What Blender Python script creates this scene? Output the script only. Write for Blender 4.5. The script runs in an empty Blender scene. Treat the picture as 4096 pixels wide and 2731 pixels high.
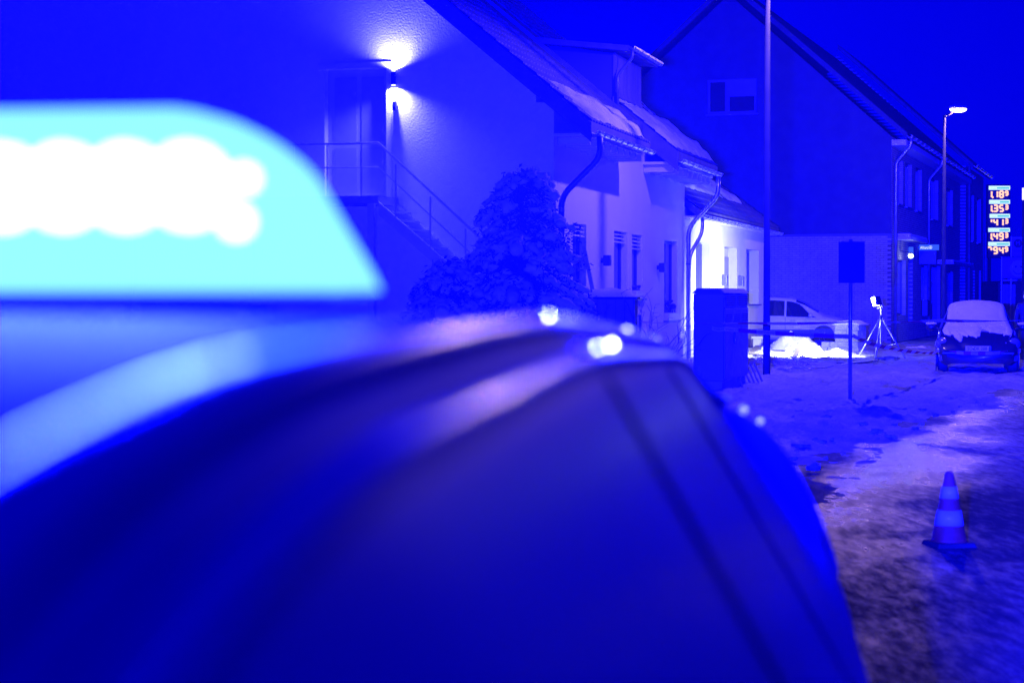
import bpy, bmesh, math, random
from mathutils import Vector, Matrix, noise
rnd = random.Random(7)
sc = bpy.context.scene
COL = sc.collection
R = math.radians

# ------------------------------------------------------------------ camera, sky, exposure
F, CX, CY, H = 7964.0, 2048.0, 1365.5, 1.67            # photograph is 4096 px wide, 70 mm lens, eye height
PITCH = math.atan((CY - 1185) / F)
cam_d = bpy.data.cameras.new('camera'); cam = bpy.data.objects.new('camera', cam_d); COL.objects.link(cam)
cam.location = (0, 0, H); cam.rotation_euler = (R(90) - PITCH, 0, 0)
cam_d.sensor_width = 36; cam_d.lens = 70; cam_d.clip_start = 0.02; cam_d.clip_end = 3000
cam_d.dof.use_dof = True; cam_d.dof.focus_distance = 46; cam_d.dof.aperture_fstop = 4.0
sc.camera = cam
wd = bpy.data.worlds.new('World'); sc.world = wd; wd.use_nodes = True
bg = wd.node_tree.nodes['Background']; bg.inputs['Color'].default_value = (0, 0, 1, 1); bg.inputs['Strength'].default_value = 0.58
sc.view_settings.view_transform = 'Standard'; sc.view_settings.look = 'None'
sc.view_settings.exposure = 0; sc.view_settings.gamma = 1; sc.view_settings.use_curve_mapping = False
sc.cycles.use_denoising = True
sc.cycles.max_bounces = 6; sc.cycles.diffuse_bounces = 2; sc.cycles.glossy_bounces = 3
sc.cycles.transparent_max_bounces = 8; sc.cycles.transmission_bounces = 3; sc.cycles.volume_bounces = 0
sc.cycles.sample_clamp_indirect = 6; sc.cycles.caustics_reflective = False; sc.cycles.caustics_refractive = False
sc.cycles.blur_glossy = 1.0

# ------------------------------------------------------------------ pixel and street geometry
def ray(px, py):
    x = (px - CX) / F; y = (CY - py) / F
    return (x, math.cos(PITCH) + y * math.sin(PITCH), -math.sin(PITCH) + y * math.cos(PITCH))
def on_z(px, py, z=0.0):
    d = ray(px, py); t = (z - H) / d[2]; return Vector((d[0] * t, d[1] * t, z))
def at_y(px, py, Y):
    d = ray(px, py); t = Y / d[1]; return Vector((d[0] * t, Y, H + d[2] * t))
def to_sl(p, psi):
    s = math.sin(psi); c = math.cos(psi); return (p[0] * s + p[1] * c, -(p[0] * c - p[1] * s), p[2])
def on_l(px, py, l, psi):
    d = ray(px, py); t = l / -(d[0] * math.cos(psi) - d[1] * math.sin(psi))
    return to_sl((d[0] * t, d[1] * t, H + d[2] * t), psi)
def on_s(px, py, S, psi):
    d = ray(px, py); t = S / (d[0] * math.sin(psi) + d[1] * math.cos(psi))
    return to_sl((d[0] * t, d[1] * t, H + d[2] * t), psi)
def world(s, l, z, psi):
    return Vector((s * math.sin(psi) - l * math.cos(psi), s * math.cos(psi) + l * math.sin(psi), z))
PSI = math.atan(2150 / F)          # street direction: s along the house fronts, l to the left of it
PS4 = R(18)                        # the street bends: direction of the brick houses

# ------------------------------------------------------------------ materials
def mat(name, col, rough=0.7, metal=0.0, spec=0.5, bump=0.0, bscale=40.0, var=0.0, vscale=3.0, col2=None, stretch=None, coat=0.0):
    m = bpy.data.materials.new(name); m.use_nodes = True
    nt = m.node_tree; N = nt.nodes; b = N['Principled BSDF']
    b.inputs['Base Color'].default_value = (*col, 1); b.inputs['Roughness'].default_value = rough
    b.inputs['Metallic'].default_value = metal; b.inputs['Specular IOR Level'].default_value = spec
    b.inputs['Coat Weight'].default_value = coat
    tc = N.new('ShaderNodeTexCoord'); src = tc.outputs['Object']
    if stretch:
        mp = N.new('ShaderNodeMapping'); mp.inputs['Scale'].default_value = stretch
        nt.links.new(src, mp.inputs['Vector']); src = mp.outputs['Vector']
    if var or col2:
        nz = N.new('ShaderNodeTexNoise'); nz.inputs['Scale'].default_value = vscale; nz.inputs['Detail'].default_value = 6
        nt.links.new(src, nz.inputs['Vector'])
        rp = N.new('ShaderNodeValToRGB'); rp.color_ramp.elements[0].position = 0.35; rp.color_ramp.elements[1].position = 0.65
        c2 = col2 or tuple(c * (1 - var) for c in col)
        rp.color_ramp.elements[0].color = (*c2, 1); rp.color_ramp.elements[1].color = (*col, 1)
        nt.links.new(nz.outputs['Fac'], rp.inputs['Fac']); nt.links.new(rp.outputs['Color'], b.inputs['Base Color'])
    if bump:
        n2 = N.new('ShaderNodeTexNoise'); n2.inputs['Scale'].default_value = bscale; n2.inputs['Detail'].default_value = 5
        nt.links.new(src, n2.inputs['Vector'])
        bp = N.new('ShaderNodeBump'); bp.inputs['Strength'].default_value = bump; bp.inputs['Distance'].default_value = 0.02
        nt.links.new(n2.outputs['Fac'], bp.inputs['Height']); nt.links.new(bp.outputs['Normal'], b.inputs['Normal'])
    return m
def emit(name, col, strength=1.0):
    m = bpy.data.materials.new(name); m.use_nodes = True; nt = m.node_tree; nt.nodes.clear()
    e = nt.nodes.new('ShaderNodeEmission'); e.inputs['Color'].default_value = (*col, 1); e.inputs['Strength'].default_value = strength
    o = nt.nodes.new('ShaderNodeOutputMaterial'); nt.links.new(e.outputs[0], o.inputs['Surface']); return m

M = {}
M['plaster'] = mat('plaster', (.74, .73, .71), .85, bump=.5, bscale=28, var=.10, vscale=.6)
M['plaster2'] = mat('plaster_smooth', (.70, .70, .70), .85, bump=.35, bscale=35, var=.14, vscale=.8)
M['plinth'] = mat('plinth_plaster', (.34, .34, .34), .9, bump=.6, bscale=30, var=.3, vscale=2)
M['slate'] = mat('slate_cladding', (.045, .045, .055), .85, spec=.1, bump=.2, bscale=12, var=.12, vscale=2)
M['tile'] = mat('roof_tile', (.09, .08, .08), .75, bump=.3, bscale=20, var=.4, vscale=3)
M['zinc'] = mat('zinc', (.55, .56, .58), .32, metal=.85, var=.25, vscale=5)
M['zincdark'] = mat('dark_zinc', (.20, .20, .21), .4, metal=.6, var=.3, vscale=4)
M['brick'] = mat('pale_brick', (.42, .40, .38), .85, bump=.4, bscale=60, var=.3, vscale=4)
M['mortar'] = mat('mortar', (.10, .10, .10), .95, bump=.3, bscale=50)
M['frame'] = mat('window_frame_dark', (.05, .05, .055), .4)
M['framew'] = mat('window_frame_white', (.6, .6, .6), .45)
M['framegrey'] = mat('window_frame_grey', (.16, .16, .17), .5)
M['doorgrey'] = mat('door_grey', (.40, .40, .41), .6)
M['doorpanel'] = mat('door_panel_grey', (.30, .30, .32), .5)
M['glass'] = mat('window_glass', (.015, .017, .02), .06, spec=.7)
M['blind'] = mat('blind_slat', (.75, .75, .75), .5)
M['wood'] = mat('weathered_wood', (.16, .13, .10), .8, bump=.5, bscale=30, var=.4, vscale=4, stretch=(1, 1, .15))
M['woodlight'] = mat('pale_wood', (.42, .37, .30), .8, bump=.4, bscale=30, var=.3, vscale=5)
M['steel'] = mat('galvanised_steel', (.35, .36, .37), .4, metal=.7, var=.3, vscale=8)
M['stairsteel'] = mat('stair_steel', (.55, .55, .56), .7, spec=.2)
M['darkpost'] = mat('dark_painted_steel', (.028, .028, .032), .8, spec=.08, var=.3, vscale=3)
M['cabinet'] = mat('cabinet_polymer', (.17, .175, .17), .6, bump=.15, bscale=80, var=.2, vscale=2)
M['cabdark'] = mat('cabinet_slot', (.02, .02, .02), .8)
M['snow'] = mat('snow', (.82, .83, .86), .75, bump=.6, bscale=9, var=.12, vscale=2)
M['snowroof'] = mat('roof_snow', (.55, .56, .58), .8, bump=.8, bscale=12, var=.25, vscale=2)
M['conifersnow'] = mat('conifer_snow', (.58, .58, .60), .85, bump=.8, bscale=14, var=.4, vscale=3)
M['glint'] = mat('glint_bead', (.8, .72, .78), .4)
M['needle'] = mat('conifer_needles', (.035, .06, .035), .8, var=.4, vscale=4)
M['twig'] = mat('bare_twig', (.06, .05, .04), .9, var=.3)
M['bark'] = mat('bark', (.10, .08, .06), .9, bump=.6, bscale=20, var=.4)
M['rubber'] = mat('rubber', (.02, .02, .02), .75)
M['conered'] = mat('cone_red', (.42, .06, .03), .55, var=.35, vscale=9)
M['conewhite'] = mat('cone_white_band', (.62, .64, .66), .4, var=.2, vscale=12)
M['gableframe'] = mat('gable_window_frame', (.09, .09, .10), .6)
M['whitepaint'] = mat('white_car_paint', (.62, .62, .63), .3, coat=.6, var=.08, vscale=2)
M['blackpaint'] = mat('black_car_paint', (.012, .012, .014), .22, coat=.8)
M['bluepaint'] = mat('blue_car_paint', (.016, .024, .75), .5, spec=.1, var=.2, vscale=9)
M['carglass'] = mat('tinted_car_glass', (.008, .009, .5), .34, spec=.45)
M['rail'] = mat('roof_rail_aluminium', (.62, .62, .64), .12, metal=.9)
M['trim'] = mat('black_trim', (.02, .02, .022), .45)
M['chrome'] = mat('chrome', (.6, .6, .62), .12, metal=1)
M['lamp_glass'] = mat('headlamp_glass', (.10, .11, .12), .1, spec=.9, coat=1)
M['plate'] = mat('number_plate', (.72, .73, .74), .4)
M['plateblue'] = mat('plate_blue', (.03, .12, .5), .4)
M['ink'] = mat('black_ink', (.012, .012, .012), .6)
M['tapew'] = mat('tape_white', (.62, .60, .62), .45)
M['taper'] = mat('tape_red', (.40, .05, .05), .45)
for k_t in ('tapew', 'taper'):
    nt_ = M[k_t].node_tree; b_ = nt_.nodes['Principled BSDF']; tl_ = nt_.nodes.new('ShaderNodeBsdfTranslucent'); tl_.inputs['Color'].default_value = b_.inputs['Base Color'].default_value
    mx_ = nt_.nodes.new('ShaderNodeMixShader'); mx_.inputs[0].default_value = .5; nt_.links.new(b_.outputs[0], mx_.inputs[1]); nt_.links.new(tl_.outputs[0], mx_.inputs[2]); nt_.links.new(mx_.outputs[0], nt_.nodes['Material Output'].inputs['Surface'])
M['panel'] = mat('sign_panel_dark', (.03, .035, .05), .5)
M['signblue'] = mat('sign_blue', (.05, .14, .42), .5)
M['cloth'] = mat('banner_cloth', (.45, .26, .30), .8, bump=.3, bscale=4, var=.15, vscale=3)
M['bannerw'] = mat('banner_pale', (.62, .60, .56), .8)
M['concrete'] = mat('concrete_block', (.36, .355, .35), .9, bump=.6, bscale=40, var=.2, vscale=5)
M['cable'] = mat('cable', (.05, .05, .05), .5)
M['coat'] = mat('dark_coat', (.02, .02, .025), .85)
M['skin'] = mat('skin', (.45, .30, .24), .6)

def ground_mat(name, wet):
    m = bpy.data.materials.new(name); m.use_nodes = True; nt = m.node_tree; N = nt.nodes; L = nt.links
    b = N['Principled BSDF']; b.inputs['Specular IOR Level'].default_value = .12 if wet else .4
    tc = N.new('ShaderNodeTexCoord')
    mp = N.new('ShaderNodeMapping'); mp.inputs['Rotation'].default_value = (0, 0, PSI); mp.inputs['Scale'].default_value = (1.0, .22, 1)
    L.new(tc.outputs['Object'], mp.inputs['Vector'])
    n1 = N.new('ShaderNodeTexNoise'); n1.inputs['Scale'].default_value = .9; n1.inputs['Detail'].default_value = 8; n1.inputs['Roughness'].default_value = .62
    L.new(mp.outputs['Vector'], n1.inputs['Vector'])
    n2 = N.new('ShaderNodeTexNoise'); n2.inputs['Scale'].default_value = 45; n2.inputs['Detail'].default_value = 4
    L.new(tc.outputs['Object'], n2.inputs['Vector'])
    r = N.new('ShaderNodeValToRGB'); e = r.color_ramp.elements
    if wet:
        e[0].position = .36; e[0].color = (.035, .035, .04, 1); e[1].position = .52; e[1].color = (.06, .06, .065, 1)
        x = e.new(.66); x.color = (.10, .10, .105, 1)
    else:
        e[0].position = .30; e[0].color = (.05, .048, .045, 1); e[1].position = .62; e[1].color = (.42, .42, .43, 1)
        x = e.new(.44); x.color = (.24, .235, .235, 1)
    n3 = N.new('ShaderNodeTexNoise'); n3.inputs['Scale'].default_value = 13; n3.inputs['Detail'].default_value = 8; n3.inputs['Roughness'].default_value = .7
    L.new(mp.outputs['Vector'], n3.inputs['Vector'])
    ad = N.new('ShaderNodeMath'); ad.operation = 'MULTIPLY_ADD'; ad.inputs[1].default_value = .55; L.new(n3.outputs['Fac'], ad.inputs[0])
    sb2 = N.new('ShaderNodeMath'); sb2.operation = 'SUBTRACT'; sb2.inputs[1].default_value = .275; L.new(n1.outputs['Fac'], sb2.inputs[0]); L.new(sb2.outputs[0], ad.inputs[2])
    L.new(ad.outputs[0], r.inputs['Fac']); L.new(r.outputs['Color'], b.inputs['Base Color'])
    rr = N.new('ShaderNodeMapRange'); rr.inputs['From Min'].default_value = .35; rr.inputs['From Max'].default_value = .65
    rr.inputs['To Min'].default_value = .85 if wet else .5; rr.inputs['To Max'].default_value = .62 if wet else .85
    L.new(ad.outputs[0], rr.inputs['Value']); L.new(rr.outputs['Result'], b.inputs['Roughness'])
    mx = N.new('ShaderNodeMath'); mx.operation = 'MULTIPLY_ADD'; mx.inputs[1].default_value = .5
    L.new(n2.outputs['Fac'], mx.inputs[0]); L.new(ad.outputs[0], mx.inputs[2])
    bp = N.new('ShaderNodeBump'); bp.inputs['Strength'].default_value = .6 if wet else .8; bp.inputs['Distance'].default_value = .02 if wet else .05
    L.new(mx.outputs[0], bp.inputs['Height']); L.new(bp.outputs['Normal'], b.inputs['Normal'])
    if wet:
        at = N.new('ShaderNodeAttribute'); at.attribute_name = 'wet'
        w2 = N.new('ShaderNodeMath'); w2.operation = 'MULTIPLY_ADD'; w2.inputs[1].default_value = 1.0; L.new(at.outputs['Fac'], w2.inputs[0])
        w3 = N.new('ShaderNodeMath'); w3.operation = 'MULTIPLY_ADD'; w3.inputs[1].default_value = 1.4; w3.inputs[2].default_value = -.7; L.new(n3.outputs['Fac'], w3.inputs[0]); L.new(w3.outputs[0], w2.inputs[2]); w2.use_clamp = True
        c1 = N.new('ShaderNodeMix'); c1.data_type = 'RGBA'; L.new(w2.outputs[0], c1.inputs['Factor']); L.new(r.outputs['Color'], c1.inputs['A']); c1.inputs['B'].default_value = (.12, .12, .125, 1); L.new(c1.outputs['Result'], b.inputs['Base Color'])
        c2 = N.new('ShaderNodeMix'); L.new(w2.outputs[0], c2.inputs['Factor']); L.new(rr.outputs['Result'], c2.inputs['A']); c2.inputs['B'].default_value = .17; L.new(c2.outputs['Result'], b.inputs['Roughness'])
        c3 = N.new('ShaderNodeMix'); L.new(w2.outputs[0], c3.inputs['Factor']); c3.inputs['A'].default_value = .12; c3.inputs['B'].default_value = .6; L.new(c3.outputs['Result'], b.inputs['Specular IOR Level'])
    return m
M['road'] = ground_mat('wet_road', True); M['verge'] = ground_mat('trodden_snow', False)

def brick_mat():
    m = bpy.data.materials.new('brick_face'); m.use_nodes = True; nt = m.node_tree; N = nt.nodes; L = nt.links
    b = N['Principled BSDF']; b.inputs['Roughness'].default_value = .85
    tc = N.new('ShaderNodeTexCoord'); sx = N.new('ShaderNodeSeparateXYZ'); cx = N.new('ShaderNodeCombineXYZ')
    L.new(tc.outputs['Object'], sx.inputs[0]); L.new(sx.outputs['X'], cx.inputs['X']); L.new(sx.outputs['Z'], cx.inputs['Y'])
    t = N.new('ShaderNodeTexBrick'); t.inputs['Scale'].default_value = 1; t.inputs['Brick Width'].default_value = .26; t.inputs['Row Height'].default_value = .08
    t.inputs['Mortar Size'].default_value = .008; t.inputs['Color1'].default_value = (.40, .36, .34, 1); t.inputs['Color2'].default_value = (.30, .27, .26, 1); t.inputs['Mortar'].default_value = (.07, .07, .07, 1)
    L.new(cx.outputs[0], t.inputs['Vector']); L.new(t.outputs['Color'], b.inputs['Base Color'])
    return m
M['brickface'] = brick_mat()
M['slush'] = mat('wet_slush', (.13, .13, .135), .24, spec=.6, bump=1.0, bscale=16, var=.6, vscale=2.5)

# ------------------------------------------------------------------ mesh helpers
class MB:
    def __init__(s): s.v = []; s.f = []; s.m = []
    def add(s, vs, fs, mi=0):
        o = len(s.v); s.v += [tuple(p) for p in vs]; s.f += [tuple(i + o for i in f) for f in fs]; s.m += [mi] * len(fs); return s
    def box(s, x0, x1, y0, y1, z0, z1, mi=0):
        return s.hexa([(x0, y0, z0), (x1, y0, z0), (x1, y1, z0), (x0, y1, z0), (x0, y0, z1), (x1, y0, z1), (x1, y1, z1), (x0, y1, z1)], mi)
    def hexa(s, p, mi=0):
        return s.add(p, [(3, 2, 1, 0), (4, 5, 6, 7), (0, 1, 5, 4), (1, 2, 6, 5), (2, 3, 7, 6), (3, 0, 4, 7)], mi)
    def prism(s, poly, a, b, axis='x', mi=0):
        n = len(poly)
        def pt(q, h): return (h, q[0], q[1]) if axis == 'x' else ((q[0], h, q[1]) if axis == 'y' else (q[0], q[1], h))
        vs = [pt(q, a) for q in poly] + [pt(q, b) for q in poly]
        return s.add(vs, [tuple(range(n - 1, -1, -1)), tuple(range(n, 2 * n))] + [(i, (i + 1) % n, n + (i + 1) % n, n + i) for i in range(n)], mi)
    def tube(s, path, r, n=8, cap=True, mi=0):
        path = [Vector(p) for p in path]; rs = r if isinstance(r, (list, tuple)) else [r] * len(path)
        vs = []; prev = None
        for i, p in enumerate(path):
            d = (path[min(i + 1, len(path) - 1)] - path[max(i - 1, 0)])
            d = d.normalized() if d.length > 1e-9 else Vector((0, 0, 1))
            if prev is None:
                a = d.orthogonal().normalized()
            else:
                a = prev - d * prev.dot(d)
                a = a.normalized() if a.length > 1e-6 else d.orthogonal().normalized()
            prev = a; b = d.cross(a)
            for k in range(n):
                t = 2 * math.pi * k / n; vs.append(p + (a * math.cos(t) + b * math.sin(t)) * rs[i])
        fs = [(i * n + k, i * n + (k + 1) % n, (i + 1) * n + (k + 1) % n, (i + 1) * n + k) for i in range(len(path) - 1) for k in range(n)]
        if cap: fs += [tuple(range(n - 1, -1, -1)), tuple((len(path) - 1) * n + k for k in range(n))]
        return s.add(vs, fs, mi)
    def flat_tube(s, path, a, b, n=12):
        t_ = MB().tube(path, a, n); path = [Vector(p) for p in path]
        vs = [(v[0], v[1], path[min(len(path) - 1, i // n)].z + (v[2] - path[min(len(path) - 1, i // n)].z) * b / a) for i, v in enumerate(t_.v)]
        return s.add(vs, t_.f)
    def lathe(s, prof, n=24, c=(0, 0, 0), axis='z', mi=0):
        vs = []
        for r, h in prof:
            for k in range(n):
                t = 2 * math.pi * k / n; a, b = r * math.cos(t), r * math.sin(t)
                vs.append({'z': (c[0] + a, c[1] + b, c[2] + h), 'y': (c[0] + a, c[1] + h, c[2] + b), 'x': (c[0] + h, c[1] + a, c[2] + b)}[axis])
        fs = [(i * n + k, i * n + (k + 1) % n, (i + 1) * n + (k + 1) % n, (i + 1) * n + k) for i in range(len(prof) - 1) for k in range(n)]
        fs += [tuple(range(n - 1, -1, -1)), tuple((len(prof) - 1) * n + k for k in range(n))]
        return s.add(vs, fs, mi)
    def grid(s, fn, nu, nv, keep=None, mi=0):
        vs = [fn(i / nu, j / nv) for i in range(nu + 1) for j in range(nv + 1)]
        fs = [(i * (nv + 1) + j, (i + 1) * (nv + 1) + j, (i + 1) * (nv + 1) + j + 1, i * (nv + 1) + j + 1)
              for i in range(nu) for j in range(nv) if keep is None or keep((i + .5) / nu, (j + .5) / nv)]
        return s.add(vs, fs, mi)
    def blob(s, c, rx, ry, rz, amp=.25, seed=0, n=10, m=7, mi=0):
        c = Vector(c); vs = []
        for j in range(m + 1):
            th = math.pi * j / m
            for k in range(n):
                ph = 2 * math.pi * k / n
                d = Vector((math.sin(th) * math.cos(ph), math.sin(th) * math.sin(ph), math.cos(th)))
                q = 1 + amp * noise.noise(d * 1.7 + Vector((seed * 3.1, seed * 1.7, seed)))
                vs.append((c.x + d.x * rx * q, c.y + d.y * ry * q, c.z + d.z * rz * q))
        fs = [(j * n + k, (j + 1) * n + k, (j + 1) * n + (k + 1) % n, j * n + (k + 1) % n) for j in range(m) for k in range(n)]
        return s.add(vs, fs, mi)
    def build(s, name, mats, parent=None, off=(0, 0, 0), smooth=False, bevel=0, kind=None, weld=False, label=None, solid=0):
        me = bpy.data.meshes.new(name)
        me.from_pydata([(x - off[0], y - off[1], z - off[2]) for x, y, z in s.v], [], s.f)
        for mm in (mats if isinstance(mats, (list, tuple)) else [mats]): me.materials.append(mm)
        if any(s.m): me.polygons.foreach_set('material_index', s.m)
        if weld:
            b = bmesh.new(); b.from_mesh(me); bmesh.ops.remove_doubles(b, verts=b.verts, dist=1e-4); bmesh.ops.recalc_face_normals(b, faces=b.faces); b.to_mesh(me); b.free()
        if smooth: me.polygons.foreach_set('use_smooth', [True] * len(me.polygons))
        me.update()
        o = bpy.data.objects.new(name, me); COL.objects.link(o); o.parent = parent
        if bevel:
            mo = o.modifiers.new('bevel', 'BEVEL'); mo.width = bevel; mo.segments = 2; mo.limit_method = 'ANGLE'
        if solid:
            mo = o.modifiers.new('solid', 'SOLIDIFY'); mo.thickness = solid; mo.offset = 0
        if kind: o['kind'] = kind
        if label: o['label'] = label
        return o

def tag(o, label, cat, group=None):
    o['label'] = label; o['category'] = cat
    if group: o['group'] = group
    return o
class Thing:
    """An empty at the base of a thing; frame coordinates (s, l, z) of direction psi."""
    def __init__(t, name, label, cat, s=0, l=0, z=0, psi=None, group=None, loc=None, rot=0):
        o = bpy.data.objects.new(name, None); COL.objects.link(o); o.empty_display_size = .2
        t.e = o; t.off = (s, l, z)
        if psi is not None:
            o.location = world(s, l, z, psi); o.rotation_euler = (0, 0, math.pi / 2 - psi)
        else:
            o.location = loc or (0, 0, 0); o.rotation_euler = (0, 0, rot); t.off = (0, 0, 0)
        tag(o, label, cat, group)
    def add(t, mb, name, mats, parent=None, **k):
        return mb.build(name, mats, parent or t.e, t.off, **k)
def structure(o): o['kind'] = 'structure'; return o
def text_faces(txt, size, mirror=False):
    cu = bpy.data.curves.new('txt', 'FONT'); cu.body = txt; cu.size = size; cu.align_x = 'CENTER'; cu.align_y = 'CENTER'; cu.resolution_u = 2
    o = bpy.data.objects.new('txt', cu); COL.objects.link(o)
    me = bpy.data.meshes.new_from_object(o.evaluated_get(bpy.context.evaluated_depsgraph_get()))
    vs = [(-v.co.x if mirror else v.co.x, v.co.y) for v in me.vertices]; fs = [tuple(p.vertices) for p in me.polygons]
    bpy.data.objects.remove(o); bpy.data.curves.remove(cu); bpy.data.meshes.remove(me)
    return vs, fs
def add_text(mb, txt, size, place, mirror=False, mi=0, width=None):
    """place(x, y) -> 3-D point"""
    vs, fs = text_faces(txt, size, mirror)
    if width:
        w = max(v[0] for v in vs) - min(v[0] for v in vs); vs = [(x * width / w, y) for x, y in vs]
    mb.add([place(x, y) for x, y in vs], fs, mi); return mb
def light(name, kind, loc, power, col, parent=None, direction=None, **k):
    d = bpy.data.lights.new(name, kind); d.energy = power; d.color = col
    for a, b in k.items(): setattr(d, a, b)
    o = bpy.data.objects.new(name, d); COL.objects.link(o); o.location = loc
    if direction is not None: o.rotation_euler = Vector(direction).to_track_quat('-Z', 'Y').to_euler()
    o.parent = parent; return o
def nz(x, y, z=0, f=1.0): return noise.noise(Vector((x * f, y * f, z * f)))
def fbm(x, y, z=0, f=1.0, o=4): return noise.fractal(Vector((x * f, y * f, z * f)), .9, 2.0, o)

WARM = (1.0, .56, .85)
# ------------------------------------------------------------------ ground, road, verge
g = MB().add([(-400, -60, -.03), (400, -60, -.03), (400, 700, -.03), (-400, 700, -.03)], [(0, 1, 2, 3)]).build('ground', M['verge']); structure(g)
EDGE = [(-20, 2.9), (5, 2.6), (12, 2.3), (16, 2.0), (22, 1.7), (28, 1.2), (34, .5), (42, -.3), (52, -1.2), (64, -3), (80, -6), (110, -13), (160, -30)]
def edge_l(s):
    for (a, b), (c, d) in zip(EDGE, EDGE[1:]):
        if s <= c: return b + (d - b) * (s - a) / (c - a)
    return EDGE[-1][1]
ss = [-20, -12, -4] + [3 + i * .22 for i in range(220)] + [52 + i * 4 for i in range(28)]
LS = [.8 - q * .16 for q in range(26)] + [-3.4 - q * 1.4 for q in range(8)]
vs = []; fs = []; wet = []
for s_ in ss:
    for q, dl_ in enumerate(LS):
        e_ = -dl_ + .35 * fbm(s_ * .35, 0, 5, .8, 3); n_ = fbm(s_ * .45, dl_, 6, 1.1, 5)
        w_ = min(1, max(0, (e_ + .5) / .5)) * min(1, max(0, 1 - (e_ - .25) / 1.5)) + .45 * n_ - .05
        wet.append(min(1, max(0, w_)))
        h = -.012 - .02 * (q == 0) + (.012 * fbm(s_ * .5, dl_, 2, 2.5, 4) + .008 * fbm(s_, dl_, 3, 6, 3) if 3 <= s_ <= 52 and 0 < q < 26 else 0)
        vs.append(world(s_, edge_l(s_) + dl_, h, PSI))
nq = len(LS)
for i in range(len(ss) - 1):
    for q in range(nq - 1): a = i * nq + q; fs.append((a, a + nq, a + nq + 1, a + 1))
o = structure(MB().add(vs, fs).build('road', M['road'], smooth=True))
at_ = o.data.attributes.new('wet', 'FLOAT', 'POINT'); at_.data.foreach_set('value', wet)
def verge_h(s, l):
    e = l - edge_l(s)
    edge = min(1, max(0, (e + .25 + .9 * fbm(s * .6, l, 3, .45) + .35 * fbm(s * .5, l, 8, 2.6, 4)) / 1.1))
    h = -.05 + .085 * edge
    h += edge * (.03 * fbm(s, l, 0, .8, 4) + .08 * abs(fbm(s * .6, l, 7, 2.4, 4)) + .035 * fbm(s, l, 5, 6, 2))
    tyre = abs(fbm(s * .12, l * 1.0, 11, .9, 2)); h -= edge * .035 * max(0, 1 - tyre * 4)
    return h
vs = []; fs = []
NS, NL = 560, 110
for i in range(NS + 1):
    s_ = 4 + 66 * (i / NS) ** 1.25
    e0 = edge_l(s_) - 1.6
    for j in range(NL + 1):
        l_ = e0 + (10.2 - e0) * j / NL
        p = world(s_, l_, verge_h(s_, l_), PSI); vs.append(p)
for i in range(NS):
    for j in range(NL): a = i * (NL + 1) + j; fs.append((a, a + 1, a + NL + 2, a + NL + 1))
o = MB().add(vs, fs).build('snowy_pavement', M['verge'], smooth=True); structure(o)
o.data.flip_normals()
# garden left of the house corner
vs = []; fs = []
for i in range(61):
    for j in range(61):
        s_ = 8 + 34 * i / 60; l_ = 8.8 + 24 * j / 60
        vs.append(world(s_, l_, .05 + .05 * fbm(s_, l_, 2, .5), PSI))
for i in range(60):
    for j in range(60): a = i * 61 + j; fs.append((a, a + 61, a + 62, a + 1))
structure(MB().add(vs, fs).build('garden_lawn', M['snow'], smooth=True))

# ------------------------------------------------------------------ house parts
def window_opening(t, sA, sB, z0, z1, l, depth, white=False, blinds=0, mull=1, sill=True, dirl=1, lit=False):
    """recessed window in a front wall whose face is at l (outside = smaller l)"""
    d = l + depth * dirl
    fr = MB(); w = .07
    fr.box(sA, sB, d - .03, d + .03, z1 - w, z1).box(sA, sB, d - .03, d + .03, z0, z0 + w)
    for k in range(mull + 1):
        x = sA + (sB - sA - w) * k / max(1, mull); fr.box(x, x + w, d - .03, d + .03, z0 + w, z1 - w)
    win = t.add(fr, 'window', M['framew' if white else 'frame'])
    n = max(1, mull)
    for k in range(n):
        a = sA + (sB - sA - w) * k / n + w; b = sA + (sB - sA - w) * (k + 1) / n
        t.add(MB().box(a, b, d + .004, d + .012, z0 + w, z1 - w), 'pane', M['glass'], parent=win)
    if sill: t.add(MB().box(sA - .08, sB + .08, l - .09, d - .032, z0 - .05, z0 - .002), 'sill', M['zincdark'], parent=win)
    for k in range(blinds):
        zz = z1 - .03 - k * .085
        t.add(MB().hexa([(sA + .02, d - .13, zz - .05), (sB - .02, d - .13, zz - .05), (sB - .02, d - .05, zz - .01), (sA + .02, d - .05, zz - .01),
                         (sA + .02, d - .13, zz - .04), (sB - .02, d - .13, zz - .04), (sB - .02, d - .05, zz), (sA + .02, d - .05, zz)]), 'blind_slat', M['blind'], parent=win)
    return win
def front_wall(t, s0, s1, z0, z1, l, thick, holes, m, name='wall', parent=None):
    """a wall slab with rectangular openings, made of butted boxes in one mesh"""
    xs = sorted({s0, s1, *[h[0] for h in holes], *[h[1] for h in holes]}); mb = MB()
    for a, b in zip(xs, xs[1:]):
        cuts = sorted([(h[2], h[3]) for h in holes if h[0] <= a + 1e-6 and h[1] >= b - 1e-6]); z = z0
        for c, d in cuts:
            if c > z: mb.box(a, b, l, l + thick, z, c)
            z = max(z, d)
        if z < z1: mb.box(a, b, l, l + thick, z, z1)
    return t.add(mb, name, m, parent=parent)
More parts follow.
